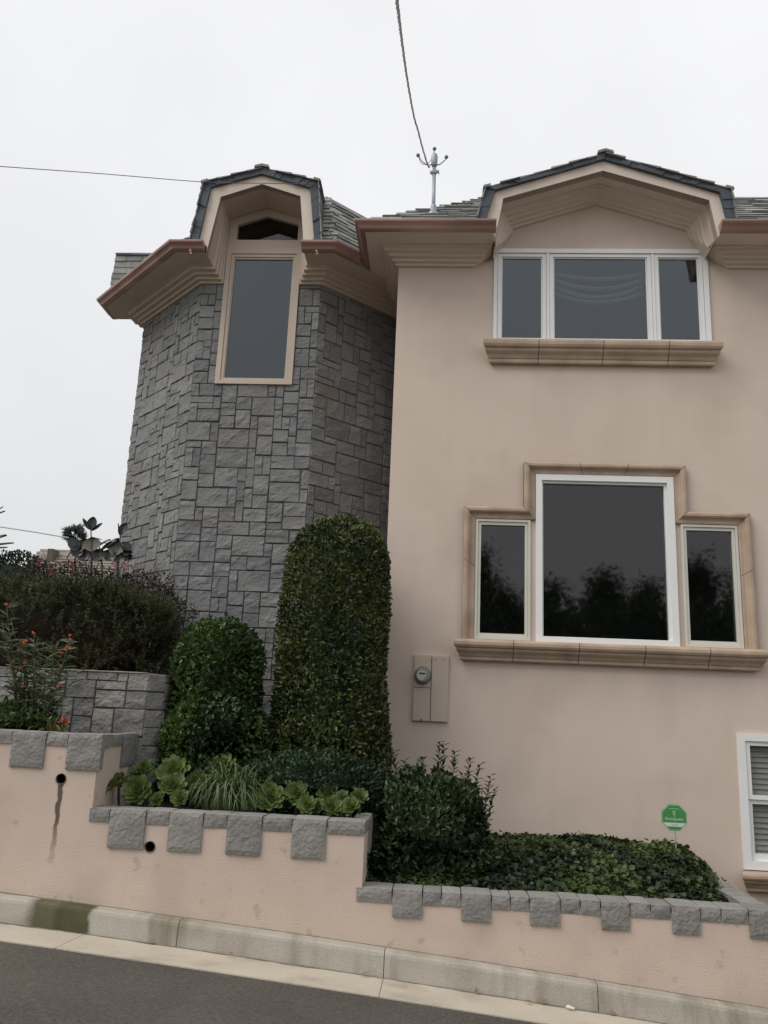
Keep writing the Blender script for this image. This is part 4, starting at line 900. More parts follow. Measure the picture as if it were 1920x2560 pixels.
redshrub((-3.08, .0), .46, .34, 2.1, .92, 6500, 72, 'reddish twiggy shrub against the grey tower corner', fl_([(1120, 670, .035), (1215, 675, .05), (1310, 715, .045), (1355, 680, .03), (1240, 720, .035)], -.2))
redshrub((-2.78, -.10), .20, .2, 2.15, .66, 700, 73, 'sparse reddish twigs leaning on the tower at the hedge end', [])
# dark clipped hedges further back on the left
for c, rx, ry, z0, H, n, seed, m, lab in (((-5.0, 1.0), .50, .45, 2.0, 1.36, 7000, 81, 'lf_hedge', 'dark green clipped hedge beyond the rosemary'), ((-5.85, .9), .62, .45, 2.0, 1.44, 7000, 82, 'lf_hedge2', 'brownish hedge at the left picture edge')):
    p = plant('hedge', (c[0], c[1], z0), lab, 'hedge'); foliage('foliage', [dict(c=c, rx=rx, ry=ry, z0=z0, H=H, dome=.3, n=n, sup=2.6, depth=.3, amp=.12)], M[m], p, .036, .02, seed, light=.5)
# rubber plant with big oval leaves
p = plant('rubber_plant', (-3.85, .55, 2.2), 'rubber plant with large dark oval leaves beside the tower', 'plant')
def big_leaf(name, base, tip, width, face, m, parent, curl=.12):
    base, tip, face = map(lambda q: np.array(q, float), (base, tip, face)); d = tip-base; L = np.linalg.norm(d); d /= L; face = face-d*(face@d); face /= np.linalg.norm(face); s = np.cross(d, face)
    mb = MB(); n, k = 9, 6; vs = []
    for sg in (0, 1):
        for i in range(n+1):
            u = i/n; w_ = width*.5*(math.sin(math.pi*min(1, u*.93+.05))**.75)*(1 if u < 1 else 0.02)
            for j in range(k+1):
                q = (j/k-.5)*2; vs.append(base+d*L*u+s*w_*q+face*(-curl*L*u*u+.16*width*abs(q)-.004*sg))
    m0 = (n+1)*(k+1)
    fs = [(a_*(k+1)+b_, a_*(k+1)+b_+1, (a_+1)*(k+1)+b_+1, (a_+1)*(k+1)+b_) for a_ in range(n) for b_ in range(k)]; fs += [tuple(m0+q for q in reversed(f)) for f in fs]
    mb.add([tuple(q) for q in vs], fs, 0, random.uniform(.1, .9)); return mb.build(name, M[m], parent, smooth=True)
Yr = .5
L_ = lambda bx, by, tx, ty, w_, m='lf_rub', fy=-1, fz=.2, fx=0, dy=0, curl=.1: big_leaf('leaf', fp(bx, by, Yr), fp(tx, ty, Yr+dy), w_, (fx, fy, fz), m, p, curl)
for a_ in ((898, 330, 925, 203, .115), (895, 330, 810, 222, .060, 'lf_rub', -.4, .5, -.8), (905, 345, 1008, 264, .045, 'lf_rub', -.3, .7, .7), (915, 548, 915, 405, .200, 'lf_rub_pale'), (905, 410, 1005, 422, .03, 'lf_rub', -.2, 1), (1188, 385, 1245, 265, .105), (1186, 385, 1158, 272, .045, 'lf_rub', -.3, .5, -.8), (1180, 410, 1300, 385, .03, 'lf_rub', -.2, 1),
           (1130, 590, 1175, 440, .175, 'lf_rub_pale'), (970, 500, 1085, 420, .06, 'lf_rub', -.5, .8), (1000, 545, 1165, 408, .10, 'lf_rub', -.6, .8), (1060, 520, 1180, 420, .09, 'lf_rub', -.5, .8), (1215, 560, 1305, 555, .13, 'lf_rub', -.8, .5), (1195, 470, 1300, 540, .12, 'lf_rub', -.7, .6),
           (770, 545, 690, 390, .13), (760, 560, 850, 420, .12), (740, 600, 790, 500, .16), (800, 640, 860, 520, .17), (870, 640, 800, 530, .16), (960, 640, 1000, 520, .17), (1060, 640, 1110, 530, .17), (1150, 660, 1220, 560, .16), (1010, 640, 940, 560, .15), (660, 620, 700, 545, .06, 'lf_rub', -.4, .6, -.6), (1230, 620, 1310, 590, .10)):
    L_(*a_)
st_ = [[fp(900, 900, Yr), fp(905, 600, Yr), fp(898, 330, Yr)], [fp(1150, 900, Yr), fp(1165, 620, Yr), fp(1188, 385, Yr)], [fp(760, 900, Yr), fp(735, 650, Yr), fp(765, 545, Yr)], [fp(1000, 900, Yr), fp(1010, 700, Yr), fp(980, 500, Yr)]]
stems(p, st_, .016, 'bark', 'stem')
# long leaves at the left picture edge
p = plant('strap_leaf_plant', (-5.0, .2, 2.2), 'pale leaf tips poking in at the left picture edge above the hedge', 'plant')
Yr = .2
for bx, by, tx, ty, w_ in ((-300, 520, 60, 375, .11), (-320, 540, 130, 445, .07), (-300, 560, 70, 490, .05), (-300, 300, 42, 135, .06), (-280, 330, 20, 92, .04)): big_leaf('leaf', fp(bx, by, Yr), fp(tx, ty, Yr), w_, (.1, -.5, .8), 'lf_milk', p, .05)
stems(p, [[fp(-300, 1200, Yr), fp(-300, 800, Yr), fp(-310, 520, Yr), fp(-300, 300, Yr)]], .03, 'bark')
# milkweed with orange flower heads in the left planter
p = plant('milkweed', (-3.2, -1.6, 1.4), 'tall thin-leaved milkweed with orange flower clusters in the left planter', 'plant')
mk = lambda x, y, Y=-1.6: at(x/3.77, 1560+y/3.77, Y)      # crop of the photo used for placing
heads = [(320, 85, .03), (245, 165, .034), (225, 185, .026), (180, 250, .026), (660, 105, .024), (662, 150, .026), (640, 225, .040), (575, 270, .026), (410, 190, .016), (130, 350, .018), (240, 365, .024), (195, 415, .028), (575, 400, .022), (745, 450, .030), (545, 590, .028), (215, 590, .028), (60, -185, .026), (325, 340, .014)]
roots = [(215, 960), (370, 960), (260, 960), (170, 960), (420, 970), (300, 960)]
r_ = np.random.default_rng(90); PP, DD, TT = [], [], []; ST = []
def addstem(h, rt, bend):
    a0 = mk(*rt); a2 = mk(*h, -1.6+r_.uniform(-.12, .12)); mid = (a0+a2)/2+np.array([bend, 0, 0]); pts = [a0+(mid-a0)*u*2 if u < .5 else mid+(a2-mid)*(u*2-1) for u in np.linspace(0, 1, 5)]
    pts = [(1-u)**2*a0+2*u*(1-u)*mid+u*u*a2 for u in np.linspace(0, 1, 7)]; ST.append(pts)
    Ln = np.linalg.norm(a2-a0)
    for k in range(int(Ln/.032)):
        u = .22+.78*r_.uniform(); q = (1-u)**2*a0+2*u*(1-u)*mid+u*u*a2; a_ = r_.uniform(0, 6.28)
        PP.append(q); DD.append([math.cos(a_), math.sin(a_)*.7, r_.uniform(.05, .7)]); TT.append(r_.uniform(.15, 1))
for x, y, s in heads:
    rt = min(roots, key=lambda q: abs(q[0]-x*.5-130)+r_.uniform(0, 60)); addstem((x, y+6), rt, r_.uniform(-.03, .03))
for q in ((80, 30), (40, 200), (110, 480), (360, 120), (500, 200), (560, 160), (450, 320), (30, 420), (500, 420), (350, 300), (610, 320), (100, -60), (20, -20), (660, 420), (150, 560), (420, 480)): addstem(q, roots[int(r_.integers(0, 6))], r_.uniform(-.04, .04))
PP = np.array(PP); v = leaf_arrays(PP, np.array(DD), np.array([0, -.5, 1.])+r_.normal(size=(len(PP), 3))*.3, r_.uniform(.06, .125, len(PP)), r_.uniform(.010, .019, len(PP)), .3, .12)
leaf_object('leaves', v, np.array(TT), M['lf_milk'], p); stems(p, ST, .006, 'stem', 'stem')
for x, y, s in heads:
    s *= .74; c = mk(x, y, -1.66); mb = MB()
    for k in range(16):
        q = c+unit(1)[0]*np.array([s, s*.8, s*.6])*(.35+.5*(k % 3)/2); e_ = s*.30
        mb.add([tuple(q+np.array(o_)*e_) for o_ in ((1, 0, 0), (-1, 0, 0), (0, 1, 0), (0, -1, 0), (0, 0, 1.3), (0, 0, -1))], [(0, 2, 4), (2, 1, 4), (1, 3, 4), (3, 0, 4), (2, 0, 5), (1, 2, 5), (3, 1, 5), (0, 3, 5)])
    mb.build('flower_cluster', M['orangefl'], p)
def strappy(name, c, R_, n, H, m, label, cat, seed, wd=.012, group=None):
    p = plant(name, c, label, cat, group); r = np.random.default_rng(seed); mb = MB()
    for i in range(n):
        a_ = r.uniform(0, 6.28); R1_ = R_*r.uniform(.35, 1.0); h = H*r.uniform(.6, 1.1); w_ = wd*r.uniform(.6, 1.2); pts = []; cv = r.normal()*.35; jx_ = r.normal()*R_*.22
        for k in range(8):
            u = k/7; rad = R1_*u; zz = h*(2.9*u-2.65*u*u) if R1_ > R_*.55 else h*1.05*math.sin(u*2.1); pts.append(np.array([c[0]+jx_+math.cos(a_+cv*u)*(rad+.02), c[1]+math.sin(a_+cv*u)*(rad*.8+.02), c[2]+zz]))
        s_ = np.array([-math.sin(a_), math.cos(a_), 0]); vs = []
        for k, q in enumerate(pts):
            ww = w_*(1-(k/7)**2.5)+.0006; vs += [tuple(q-s_*ww*.5+np.array([0, 0, ww*.25])), tuple(q), tuple(q+s_*ww*.5+np.array([0, 0, ww*.25]))]
        t = r.uniform(0, 1)
        mb.add(vs, [(k*3+j, k*3+j+1, k*3+j+4, k*3+j+3) for k in range(7) for j in (0, 1)], 0, t)
    mb.build('leaves', M[m], p, smooth=True); return p
strappy('lily', (-3.06, -1.66, 1.40), .20, 46, .15, 'lf_lily', 'small yellow-green lily with one orange flower behind the left coping', 'plant', 5, .012)
c = mk(605, 935, -1.70); P = np.array(c)+rng.normal(size=(9, 3))*.012; lo = leaf_object('flower_cluster', leaf_arrays(P, rng.normal(size=(9, 3))+np.array([0, 0, .5]), rng.normal(size=(9, 3)), np.full(9, .05), np.full(9, .022)), np.full(9, .5), M['orangefl'], bpy.data.objects['lily'])
# low leafy weeds at the milkweed's foot
p = plant('leafy_groundcover', (-3.45, -1.6, 1.4), 'low green leafy weeds at the foot of the milkweed', 'plant')
foliage('foliage', [dict(c=(-3.45, -1.58), rx=.36, ry=.17, z0=1.36, H=.30, dome=.6, n=1300, sup=2.2, depth=.5, amp=.25)], M['lf_mid'], p, .055, .025, 91, light=.4)
foliage('foliage', [dict(c=(-4.3, -1.55), rx=.5, ry=.17, z0=1.36, H=.34, dome=.6, n=900, sup=2.2, depth=.5, amp=.25)], M['lf_mid'], p, .055, .025, 92, light=.4)
strappy('spider_plant', (-1.60, -1.62, .89), .35, 330, .34, 'lf_grass', 'spreading clump of strappy grass-like leaves in the middle of the succulents', 'plant', 6, .013)
# aeonium rosettes
def rosette(seed, n=52):
    """unit rosette facing +z, radius 1"""
    r = random.Random(seed); mb = MB()
    for i in range(n):
        u = (i+.5)/n; a_ = i*2.39996; rad = u**.75; tilt = math.radians(80-74*u+r.uniform(-7, 7)); ln = .28+.42*u; wd = (.20+.30*u)*r.uniform(.9, 1.1)
        o_ = np.array([math.cos(a_), math.sin(a_), 0])*(.04+.46*rad); d = np.array([math.cos(a_)*math.cos(tilt), math.sin(a_)*math.cos(tilt), math.sin(tilt)]); s_ = np.array([-math.sin(a_), math.cos(a_), 0]); nn = np.cross(d, s_); nn = nn if nn[2] > 0 else -nn
        vs = []
        for k, (f, w_) in enumerate(((0, .45), (.3, .72), (.6, 1.0), (.85, 1.02), (1.0, .55))):
            for j in (-1, 0, 1): vs.append(tuple(o_+d*ln*f+s_*wd*w_*j*.5+nn*(.06*abs(j)+.10*f*f)*wd*2+np.array([0, 0, .16*(1-u)])))
        vs.append(tuple(o_+d*ln*1.06+nn*.12*wd*2+np.array([0, 0, .16*(1-u)])))
        mb.add(vs, [(k*3+j, k*3+j+1, k*3+j+4, k*3+j+3) for k in range(4) for j in (0, 1)]+[(12, 13, 15), (13, 14, 15)], 0, min(1, max(0, .85-.6*u+r.uniform(-.3, .3))))
    return mb
ROS = []
for sd_ in (1, 2, 3): 
    m_ = rosette(sd_).build('rosette', M['lf_aeo'], None, smooth=True); ROS.append(m_)
sp = lambda x, y, Y: at(220+x/2.242, 1860+y/2.242, Y)
AE = [(105, 245, 52, -1.72, 'leftmost green aeonium rosette, low against the planter step'), (172, 208, 48, -1.64, 'small aeonium rosette second from the left, behind the leftmost'), (280, 262, 82, -1.70, 'large round aeonium rosette near the left end of the middle planter'), (310, 148, 64, -1.35, 'dark shaded aeonium rosette at the back beside the left wall return'), (475, 158, 90, -1.45, 'biggest aeonium rosette, standing high left of the strappy clump'),
      (478, 232, 70, -1.58, 'aeonium rosette just below the biggest one'), (515, 302, 50, -1.72, 'small pale aeonium rosette low beside the strappy clump'), (388, 312, 44, -1.70, 'small half-hidden aeonium with dry leaves between two larger rosettes'), (745, 128, 82, -1.30, 'dark aeonium rosette rising behind the strappy clump'), (610, 200, 55, -1.40, 'dim aeonium rosette between the biggest rosette and the strappy clump'), (910, 345, 40, -1.72, 'small dark aeonium right of the strappy clump'),
      (1022, 298, 76, -1.66, 'tilted open aeonium first to the right of the strappy clump'), (1168, 276, 66, -1.55, 'yellow-green aeonium leaning behind the right-hand row'), (1228, 342, 54, -1.74, 'round aeonium at the front, left of three on the right end'), (1290, 348, 42, -1.71, 'small aeonium wedged between two round ones on the right'), (1365, 350, 55, -1.76, 'round aeonium at the front in the middle of the right-hand group'), (1470, 350, 55, -1.74, 'round aeonium at the front, last but one on the right'), (1522, 295, 48, -1.62, 'rightmost aeonium rosette by the planter corner'), (1425, 300, 42, -1.62, 'small aeonium behind the right-hand pair'), (1345, 282, 60, -1.50, 'aeonium with a reddish dried flower spike at its heart')]
for i, (x, y, rp_, Y, lab) in enumerate(AE):
    c = sp(x, y, Y); rad = rp_/2.242*(Y+CAM_D)/CAM_F*.95
    t_ = empty('succulent', (c[0], c[1]+.03, .9), lab, 'succulent', 'aeonium succulents in the middle planter'); ORG[t_.name] = np.array((c[0], c[1]+.03, .9))
    o = ROS[i % 3] if i < 3 else ROS[i % 3].copy()
    if i >= 3: COL.objects.link(o)
    o.parent = t_; o.location = (0, -.03, c[2]-.9); o.scale = (rad, rad, rad*.9)
    rx_ = math.radians({1022: 70, 475: 62, 280: 60}.get(x, 52)+random.uniform(-8, 8)); o.rotation_euler = (rx_, math.radians(random.uniform(-22, 22)), random.uniform(0, 6.28))
    o.rotation_mode = 'XYZ'; o.rotation_euler = Matrix.Rotation(math.radians(random.uniform(-20, 20)), 3, 'Z').to_4x4().to_euler() if False else o.rotation_euler
    q = Matrix.Rotation(math.radians(random.uniform(-22, 22)), 4, 'Z') @ Matrix.Rotation(rx_, 4, 'X') @ Matrix.Rotation(random.uniform(0, 6.28), 4, 'Z'); o.rotation_euler = q.to_euler()
    mb = MB(); mb.tube([(c[0]+random.uniform(-.03, .03), c[1]+.05, .84), (c[0], c[1]+.04, (.84+c[2])/2), (c[0], c[1]+.012, c[2]-.01)], .011, 7); mb.build('stem', M['bark'], t_, smooth=True)
    if x == 1345:
        mb = MB()
        for k in range(40): q = np.array([c[0], c[1]-.02, c[2]+.02])+rng.normal(size=3)*np.array([.018, .018, .03]); mb.add([tuple(q), tuple(q+np.array([.008, 0, .012])), tuple(q+np.array([-.004, .006, .016]))], [(0, 1, 2)], 0, rng.uniform())
        mb.build('dried_flower', M['lf_aeo_red'], t_)
# ================================================================== small things
# electric meter and its panel
em = empty('electric_meter', (-.07, 0, 1.65), 'beige two-door electric panel with a round glass meter on the stucco wall', 'electric meter')
mb = MB(); mb.box(-.236, .104, -.030, .01, 1.652, 2.283); mb.build('panel_box', M['meterbox'], em); mb = MB(); mb.box(-.069, -.061, -.0385, -.0302, 1.655, 2.270); mb.box(-.232, -.0695, -.0385, -.0302, 1.966, 1.972); mb.build('door_gap_shade', M['cast_joint'], em)  # dark strips stand in for the shade in the deep gaps between doors
for x0, x1, z0, z1, nm in ((-.233, -.068, 1.655, 1.966, 'panel_door'), (-.233, -.068, 1.972, 2.272, 'meter_cover'), (-.062, .101, 1.655, 2.270, 'panel_door')):
    mb = MB(); mb.box(x0, x1, -.038, -.0305, z0, z1); mb.build(nm, M['meterbox'], em)
mb = MB(); mb.box(-.038, -.022, -.046, -.0385, 2.250, 2.262); mb.build('latch', M['meterbox'], em)
mb = MB(); mb.box(.046, .062, -.046, -.0385, 2.250, 2.262); mb.build('latch', M['meterbox'], em)
mb = MB(); mb.box(-.158, -.142, -.044, -.0385, 1.656, 1.672); mb.build('latch', M['meterring'], em)
mc = (-.148, 2.085)
def disc(mb, r0, y0, r1, y1, n=36, mi=0, c=mc):
    mb.sweep([[(c[0]+q*math.cos(2*math.pi*i/n), y, c[1]+q*math.sin(2*math.pi*i/n)) for i in range(n)] for q, y in ((r0, y0), (r1, y1))], mi=mi)
mb = MB(); disc(mb, .083, -.0385, .083, -.062); disc(mb, .080, -.0622, .076, -.085); mt = mb.build('meter', M['meterring'], em, smooth=False)
mb = MB(); disc(mb, .073, -.0852, .072, -.092); disc(mb, .072, -.0922, .058, -.118); mb.build('meter_dome', M['metergrey'], mt)
mb = MB(); n = 36; mb.poly([(mc[0]-.006+.052*math.cos(2*math.pi*i/n), -.1185, mc[1]+.000+.050*math.sin(2*math.pi*i/n)) for i in range(n) if not -1.35 < ((2*math.pi*i/n+math.pi) % (2*math.pi)-math.pi) < .05]); mb.build('dial_face', M['meterface'], mt)
mb = MB(); mb.box(mc[0]-.033, mc[0]+.022, -.1215, -.119, mc[1]+.008, mc[1]+.024); mb.build('display', M['lcd'], mt)
mb = MB()
for k in range(5): mb.box(mc[0]-.029+k*.010, mc[0]-.023+k*.010, -.1225, -.1217, mc[1]+.011, mc[1]+.021)
mb.build('display_digits', M['ink'], mt)
mb = MB(); disc(mb, .005, -.119, .005, -.122, 12, c=(mc[0]+.034, mc[1]+.016)); mb.build('indicator', M['ink'], mt)
# green security sign on a thin post
CX, CZ, SY = 2.105, .925, -.46
sg = empty('yard_sign', (CX, SY, .45), 'green octagonal security sign reading Frontpoint standing behind the ivy', 'sign')
def octg(R_, y, zc=None): return [(CX+R_*math.cos(math.radians(22.5+45*i)), y, CZ+R_*math.sin(math.radians(22.5+45*i))) for i in range(8)]
RS = .1185
mb = MB(); mb.prism(octg(RS, SY), (0, .004, 0)); mb.build('sign_rim', M['green'], sg)
mb = MB(); mb.prism(octg(RS-.0035, SY-.0012), (0, .001, 0)); mb.build('sign_border', M['signpale'], sg)
mb = MB(); mb.prism(octg(RS-.0085, SY-.0024), (0, .001, 0)); mb.build('sign_face', M['green'], sg)
ap = (RS-.0085)*math.cos(math.radians(22.5)); hb = ap*math.tan(math.radians(22.5))
wz = lambda z: hb+(ap-hb)*0+(ap-abs(z)) if abs(z) > hb else ap
mb = MB(); z0, z1 = -.076, -.044
mb.prism([(CX-wz(z0), SY-.0036, CZ+z0), (CX+wz(z0), SY-.0036, CZ+z0), (CX+wz(z1), SY-.0036, CZ+z1), (CX-wz(z1), SY-.0036, CZ+z1)], (0, .001, 0)); mb.build('sign_band', M['signwhite'], sg)
def text(body, size, x, z, y, m, parent, name='lettering', bold=0.0):
    cu = bpy.data.curves.new('txt', 'FONT'); cu.body = body; cu.size = size; cu.align_x = 'CENTER'; cu.extrude = .0004; cu.offset = bold; cu.resolution_u = 3
    o = bpy.data.objects.new('txt', cu); COL.objects.link(o); bpy.context.view_layer.update()
    me = bpy.data.meshes.new_from_object(o.evaluated_get(bpy.context.evaluated_depsgraph_get())); bpy.data.objects.remove(o); bpy.data.curves.remove(cu)
    me.name = name; me.materials.clear(); me.materials.append(M[m]); o = bpy.data.objects.new(name, me); COL.objects.link(o); o.parent = parent
    p0 = org(parent); o.location = (x-p0[0], y-p0[1], z-p0[2]); o.rotation_euler = (math.pi/2, 0, 0); ORG[o.name] = p0; return o
text('Frontpoint', .036, CX, CZ-.024, SY-.0040, 'signpale', sg, bold=.0006)
mb = MB()                                          # key emblem: arc over a ring and pin
def arc(cx, cz, r0, r1, a0, a1, n=10):
    for i in range(n):
        b0, b1 = math.radians(a0+(a1-a0)*i/n), math.radians(a0+(a1-a0)*(i+1)/n)
        mb.prism([(cx+r0*math.cos(b0), SY-.0038, cz+r0*math.sin(b0)), (cx+r1*math.cos(b0), SY-.0038, cz+r1*math.sin(b0)), (cx+r1*math.cos(b1), SY-.0038, cz+r1*math.sin(b1)), (cx+r0*math.cos(b1), SY-.0038, cz+r0*math.sin(b1))], (0, .0008, 0))
arc(CX-.001, CZ+.034, .016, .022, 40, 145); arc(CX, CZ+.032, .005, .0105, 0, 360, 16)
mb.prism([(CX-.004, SY-.0038, CZ+.023), (CX+.004, SY-.0038, CZ+.023), (CX+.003, SY-.0038, CZ+.002), (CX-.001, SY-.0038, CZ+.002)], (0, .0008, 0)); mb.build('emblem', M['signpale'], sg)
mb = MB()                                          # tiny unreadable lines of print
for x0, x1 in ((-.046, -.024), (-.021, .004), (.008, .026), (.029, .044)): mb.box(CX+x0, CX+x1, SY-.0038, SY-.003, CZ+.071, CZ+.076)
mb.build('small_print', M['signpale'], sg)
mb = MB()
for x0, x1 in ((-.022, -.008), (-.004, .006), (.010, .026)): mb.box(CX+x0, CX+x1, SY-.0050, SY-.0042, CZ-.063, CZ-.058)
mb.build('small_print', M['metergrey'], sg)
mb = MB(); mb.tube([(CX+.012, SY+.012, .42), (CX+.006, SY+.010, CZ)], .005, 8); mb.build('post', M['post'], sg)
# electric service mast on the roof
ms_ = empty('service_mast', (-.185, .02, 7.2), 'grey electric service mast with three insulators rising from the slate roof', 'service mast')
X0, Y0 = -.19, .02
mb = MB(); mb.tube([(X0+.002, Y0, 7.0), (X0-.006, Y0, 7.86)], .021, 14); mb.build('pipe', M['steel'], ms_, smooth=True)
mb = MB(); mb.sweep([[(X0+q*math.cos(2*math.pi*i/16), Y0+q*math.sin(2*math.pi*i/16), z) for i in range(16)] for q, z in ((.075, 7.17), (.062, 7.22), (.040, 7.235), (.032, 7.32), (.022, 7.335))]); mb.build('flashing', M['steel'], ms_, smooth=True)
mb = MB(); mb.sweep([[(X0-.006+q*math.cos(2*math.pi*i/16), Y0-.004+q*math.sin(2*math.pi*i/16), z) for i in range(16)] for q, z in ((.024, 7.82), (.034, 7.84), (.037, 7.90), (.037, 7.96), (.028, 7.985), (.010, 7.995))]); mb.build('weatherhead', M['steel'], ms_, smooth=True)
mb = MB(); mb.box(X0-.052, X0-.022, Y0-.014, Y0+.014, 7.735, 7.765); mb.box(X0-.024, X0+.020, Y0-.026, Y0+.026, 7.732, 7.772); mb.box(X0+.018, X0+.052, Y0-.014, Y0+.014, 7.745, 7.772); mb.build('bracket', M['steel'], ms_)
mb = MB(); mb.tube([(X0-.034, Y0, 7.735), (X0-.026, Y0-.01, 7.705)], .004, 6); mb.tube([(X0+.048, Y0, 7.745), (X0+.055, Y0-.01, 7.715)], .004, 6); mb.build('bolt', M['steel'], ms_)
for pts, e_ in (([(X0-.03, Y0-.02, 7.842), (X0-.09, Y0-.03, 7.825), (X0-.145, Y0-.035, 7.865), (X0-.19, Y0-.03, 7.945)], (X0-.195, 7.955)), ([(X0+.02, Y0-.01, 7.838), (X0+.06, Y0-.01, 7.85), (X0+.115, Y0-.01, 7.905), (X0+.122, Y0-.01, 7.925)], (X0+.130, 7.945)), ([(X0-.018, Y0+.01, 7.97), (X0-.014, Y0+.01, 8.055)], (X0-.010, 8.07))):
    mb = MB(); mb.tube(pts, .0065, 7); mb.build('arm', M['insul'], ms_, smooth=True)
    mb = MB(); q = e_; yk = pts[-1][1]; mb.sweep([[(q[0]+rr_*math.cos(2*math.pi*i/10), yk+rr_*math.sin(2*math.pi*i/10), q[1]+dz) for i in range(10)] for rr_, dz in ((.010, -.022), (.021, -.010), (.023, .004), (.014, .018), (.006, .022))]); mb.build('insulator', M['insul'], ms_, smooth=True)
# twisted service drop from the mast over the street
P3 = [np.array((X0-.03, Y0-.02, 7.875)), np.array((-.245, -.05, 7.80)), *[at(px, py, y) for px, py, y in ((1072, 418, -.15), (1059, 380, -.45), (1046, 330, -.95), (1034, 287, -1.40), (1018, 198, -2.5), (1005, 106, -3.6), (992, 0, -5.0))]]
d = P3[-1]-P3[-2]; P3 += [P3[-1]+d*.9, P3[-1]+d*1.7+np.array((0, 0, .12))]
def dense(P, per):
    out = []
    for i in range(len(P)-1):
        p0 = P[max(i-1, 0)]; p1, p2 = P[i], P[i+1]; p3 = P[min(i+2, len(P)-1)]; k = max(2, int(np.linalg.norm(p2-p1)/per))
        for j in range(k):
            t = j/k; out.append(.5*((2*p1)+(-p0+p2)*t+(2*p0-5*p1+4*p2-p3)*t*t+(-p0+3*p1-3*p2+p3)*t**3))
    return out+[P[-1]]
ln_ = dense([np.array(q, float) for q in P3[1:]], .035); mb = MB()
for ph, rr_ in ((0, .0045), (2.09, .0045), (4.19, .0034)):
    mb.tube([q+np.array((math.cos(i*.42+ph), .2*math.sin(i*.42+ph), math.sin(i*.42+ph)))*.006 for i, q in enumerate(ln_)], rr_, 6)
cb = mb.build('service_cable', M['cable'], None, smooth=True); tag(cb, 'twisted grey electric cable rising from the roof mast out of the top of the picture', 'cable')
mb = MB(); mb.tube(dense([np.array(q, float) for q in ((X0-.19, Y0-.03, 7.935), (X0-.165, Y0-.035, 7.86), (X0-.13, Y0-.03, 7.83), (X0-.075, Y0-.03, 7.855), (X0-.04, Y0-.04, 7.89))], .03), .0045, 6); mb.build('drip_loop', M['cable'], ms_, smooth=True)
# telephone wire to the tower dormer
P4 = [at(795, 461, -.09), at(655, 458, -.12), at(510, 455, -.20), at(250, 434, -.70), at(0, 416, -1.5)]; d = P4[-1]-P4[-2]; P4 += [P4[-1]+d*2, P4[-1]+d*5+np.array((0, 0, .5))]
mb = MB(); mb.tube(dense(P4, .15), .0045, 6); tag(mb.build('telephone_wire', M['blackwire'], None, smooth=True), 'thin dark wire running from the left edge to the tower dormer', 'wire')
P5 = [at(-400, 1268, 20), at(0, 1317, 20), at(150, 1341, 20), at(300, 1362, 20), at(700, 1400, 20)]
mb = MB(); mb.tube(dense(P5, .8), .022, 6); tag(mb.build('distant_wire', M['cable'], None, smooth=True), 'distant sagging wire low in the sky left of the tower', 'wire')
# ------------------------------------------------------------------ far things on the left
pc = fp(738, 385, 60); pm = empty('palm_tree', (pc[0], 60, zk(pc[0])-.4), 'small distant fan palm against the sky left of the tower', 'palm tree')
mb = MB(); mb.tube([(pc[0], 60, zk(pc[0])-.4), (pc[0]+.1, 60, pc[2]*.6), (pc[0], 60, pc[2]-.3)], [.28, .2, .18], 9); mb.build('trunk', M['bark'], pm, smooth=True)
r_ = np.random.default_rng(50); PV, PD, LN, TT = [], [], [], []
for i in range(46):
    q = unit(1)[0]; q[2] = abs(q[2])*.9-.25; q /= np.linalg.norm(q); ctr = np.array([pc[0], 60, pc[2]])+q*r_.uniform(.4, .72)
    s_ = np.cross(q, unit(1)[0]); s_ /= np.linalg.norm(s_)
    for k in range(15):
        a_ = math.radians(-80+160*k/14); PV.append(ctr); PD.append(q*math.cos(a_)+s_*math.sin(a_)+np.array([0, 0, -.28])); LN.append(r_.uniform(.42, .70)); TT.append(r_.uniform())
PV, PD = np.array(PV), np.array(PD); v = leaf_arrays(PV, PD, r_.normal(size=(len(PV), 3)), np.array(LN), np.full(len(PV), .06), .2, .3); leaf_object('crown', v, np.array(TT), M['lf_palm'], pm)
Yn = 30; nb = empty('neighbour_house', (-17.5, Yn, 4), 'distant house with an old striped tile roof behind the hedge', 'house')
a_, b_, c_, d_ = fp(420, 518, Yn), fp(800, 560, Yn), fp(800, 760, Yn), fp(430, 700, Yn)
mb = MB(); zt_ = a_[2]; x0, x1 = a_[0], a_[0]+4.2; nr_ = 13
for i in range(nr_):
    z0 = zt_-i*.155; y0 = Yn-i*.20; mb.box(x0-.06*(i % 2), x1, y0-.22, y0, z0-.16, z0-.07, t=random.random()); mb.box(x0+.02, x1-.02, y0-.19, y0+.001, z0-.235, z0-.163, 1)
mb.build('tile_roof', [M['rtile'], M['rtile_dark']], nb)
mb = MB(); mb.box(x0+.2, x1-.2, Yn-.6, Yn+4, zk(-16)-.3, zt_-.25); mb.build('wall', M['nwall'], nb)
mb = MB(); q = fp(518, 545, Yn-1.0); mb.box(q[0]-.14, q[0]+.14, Yn-1.2, Yn-.4, zt_-1.6, q[2]+.08); mb.build('chimney', M['rtile_dark'], nb)
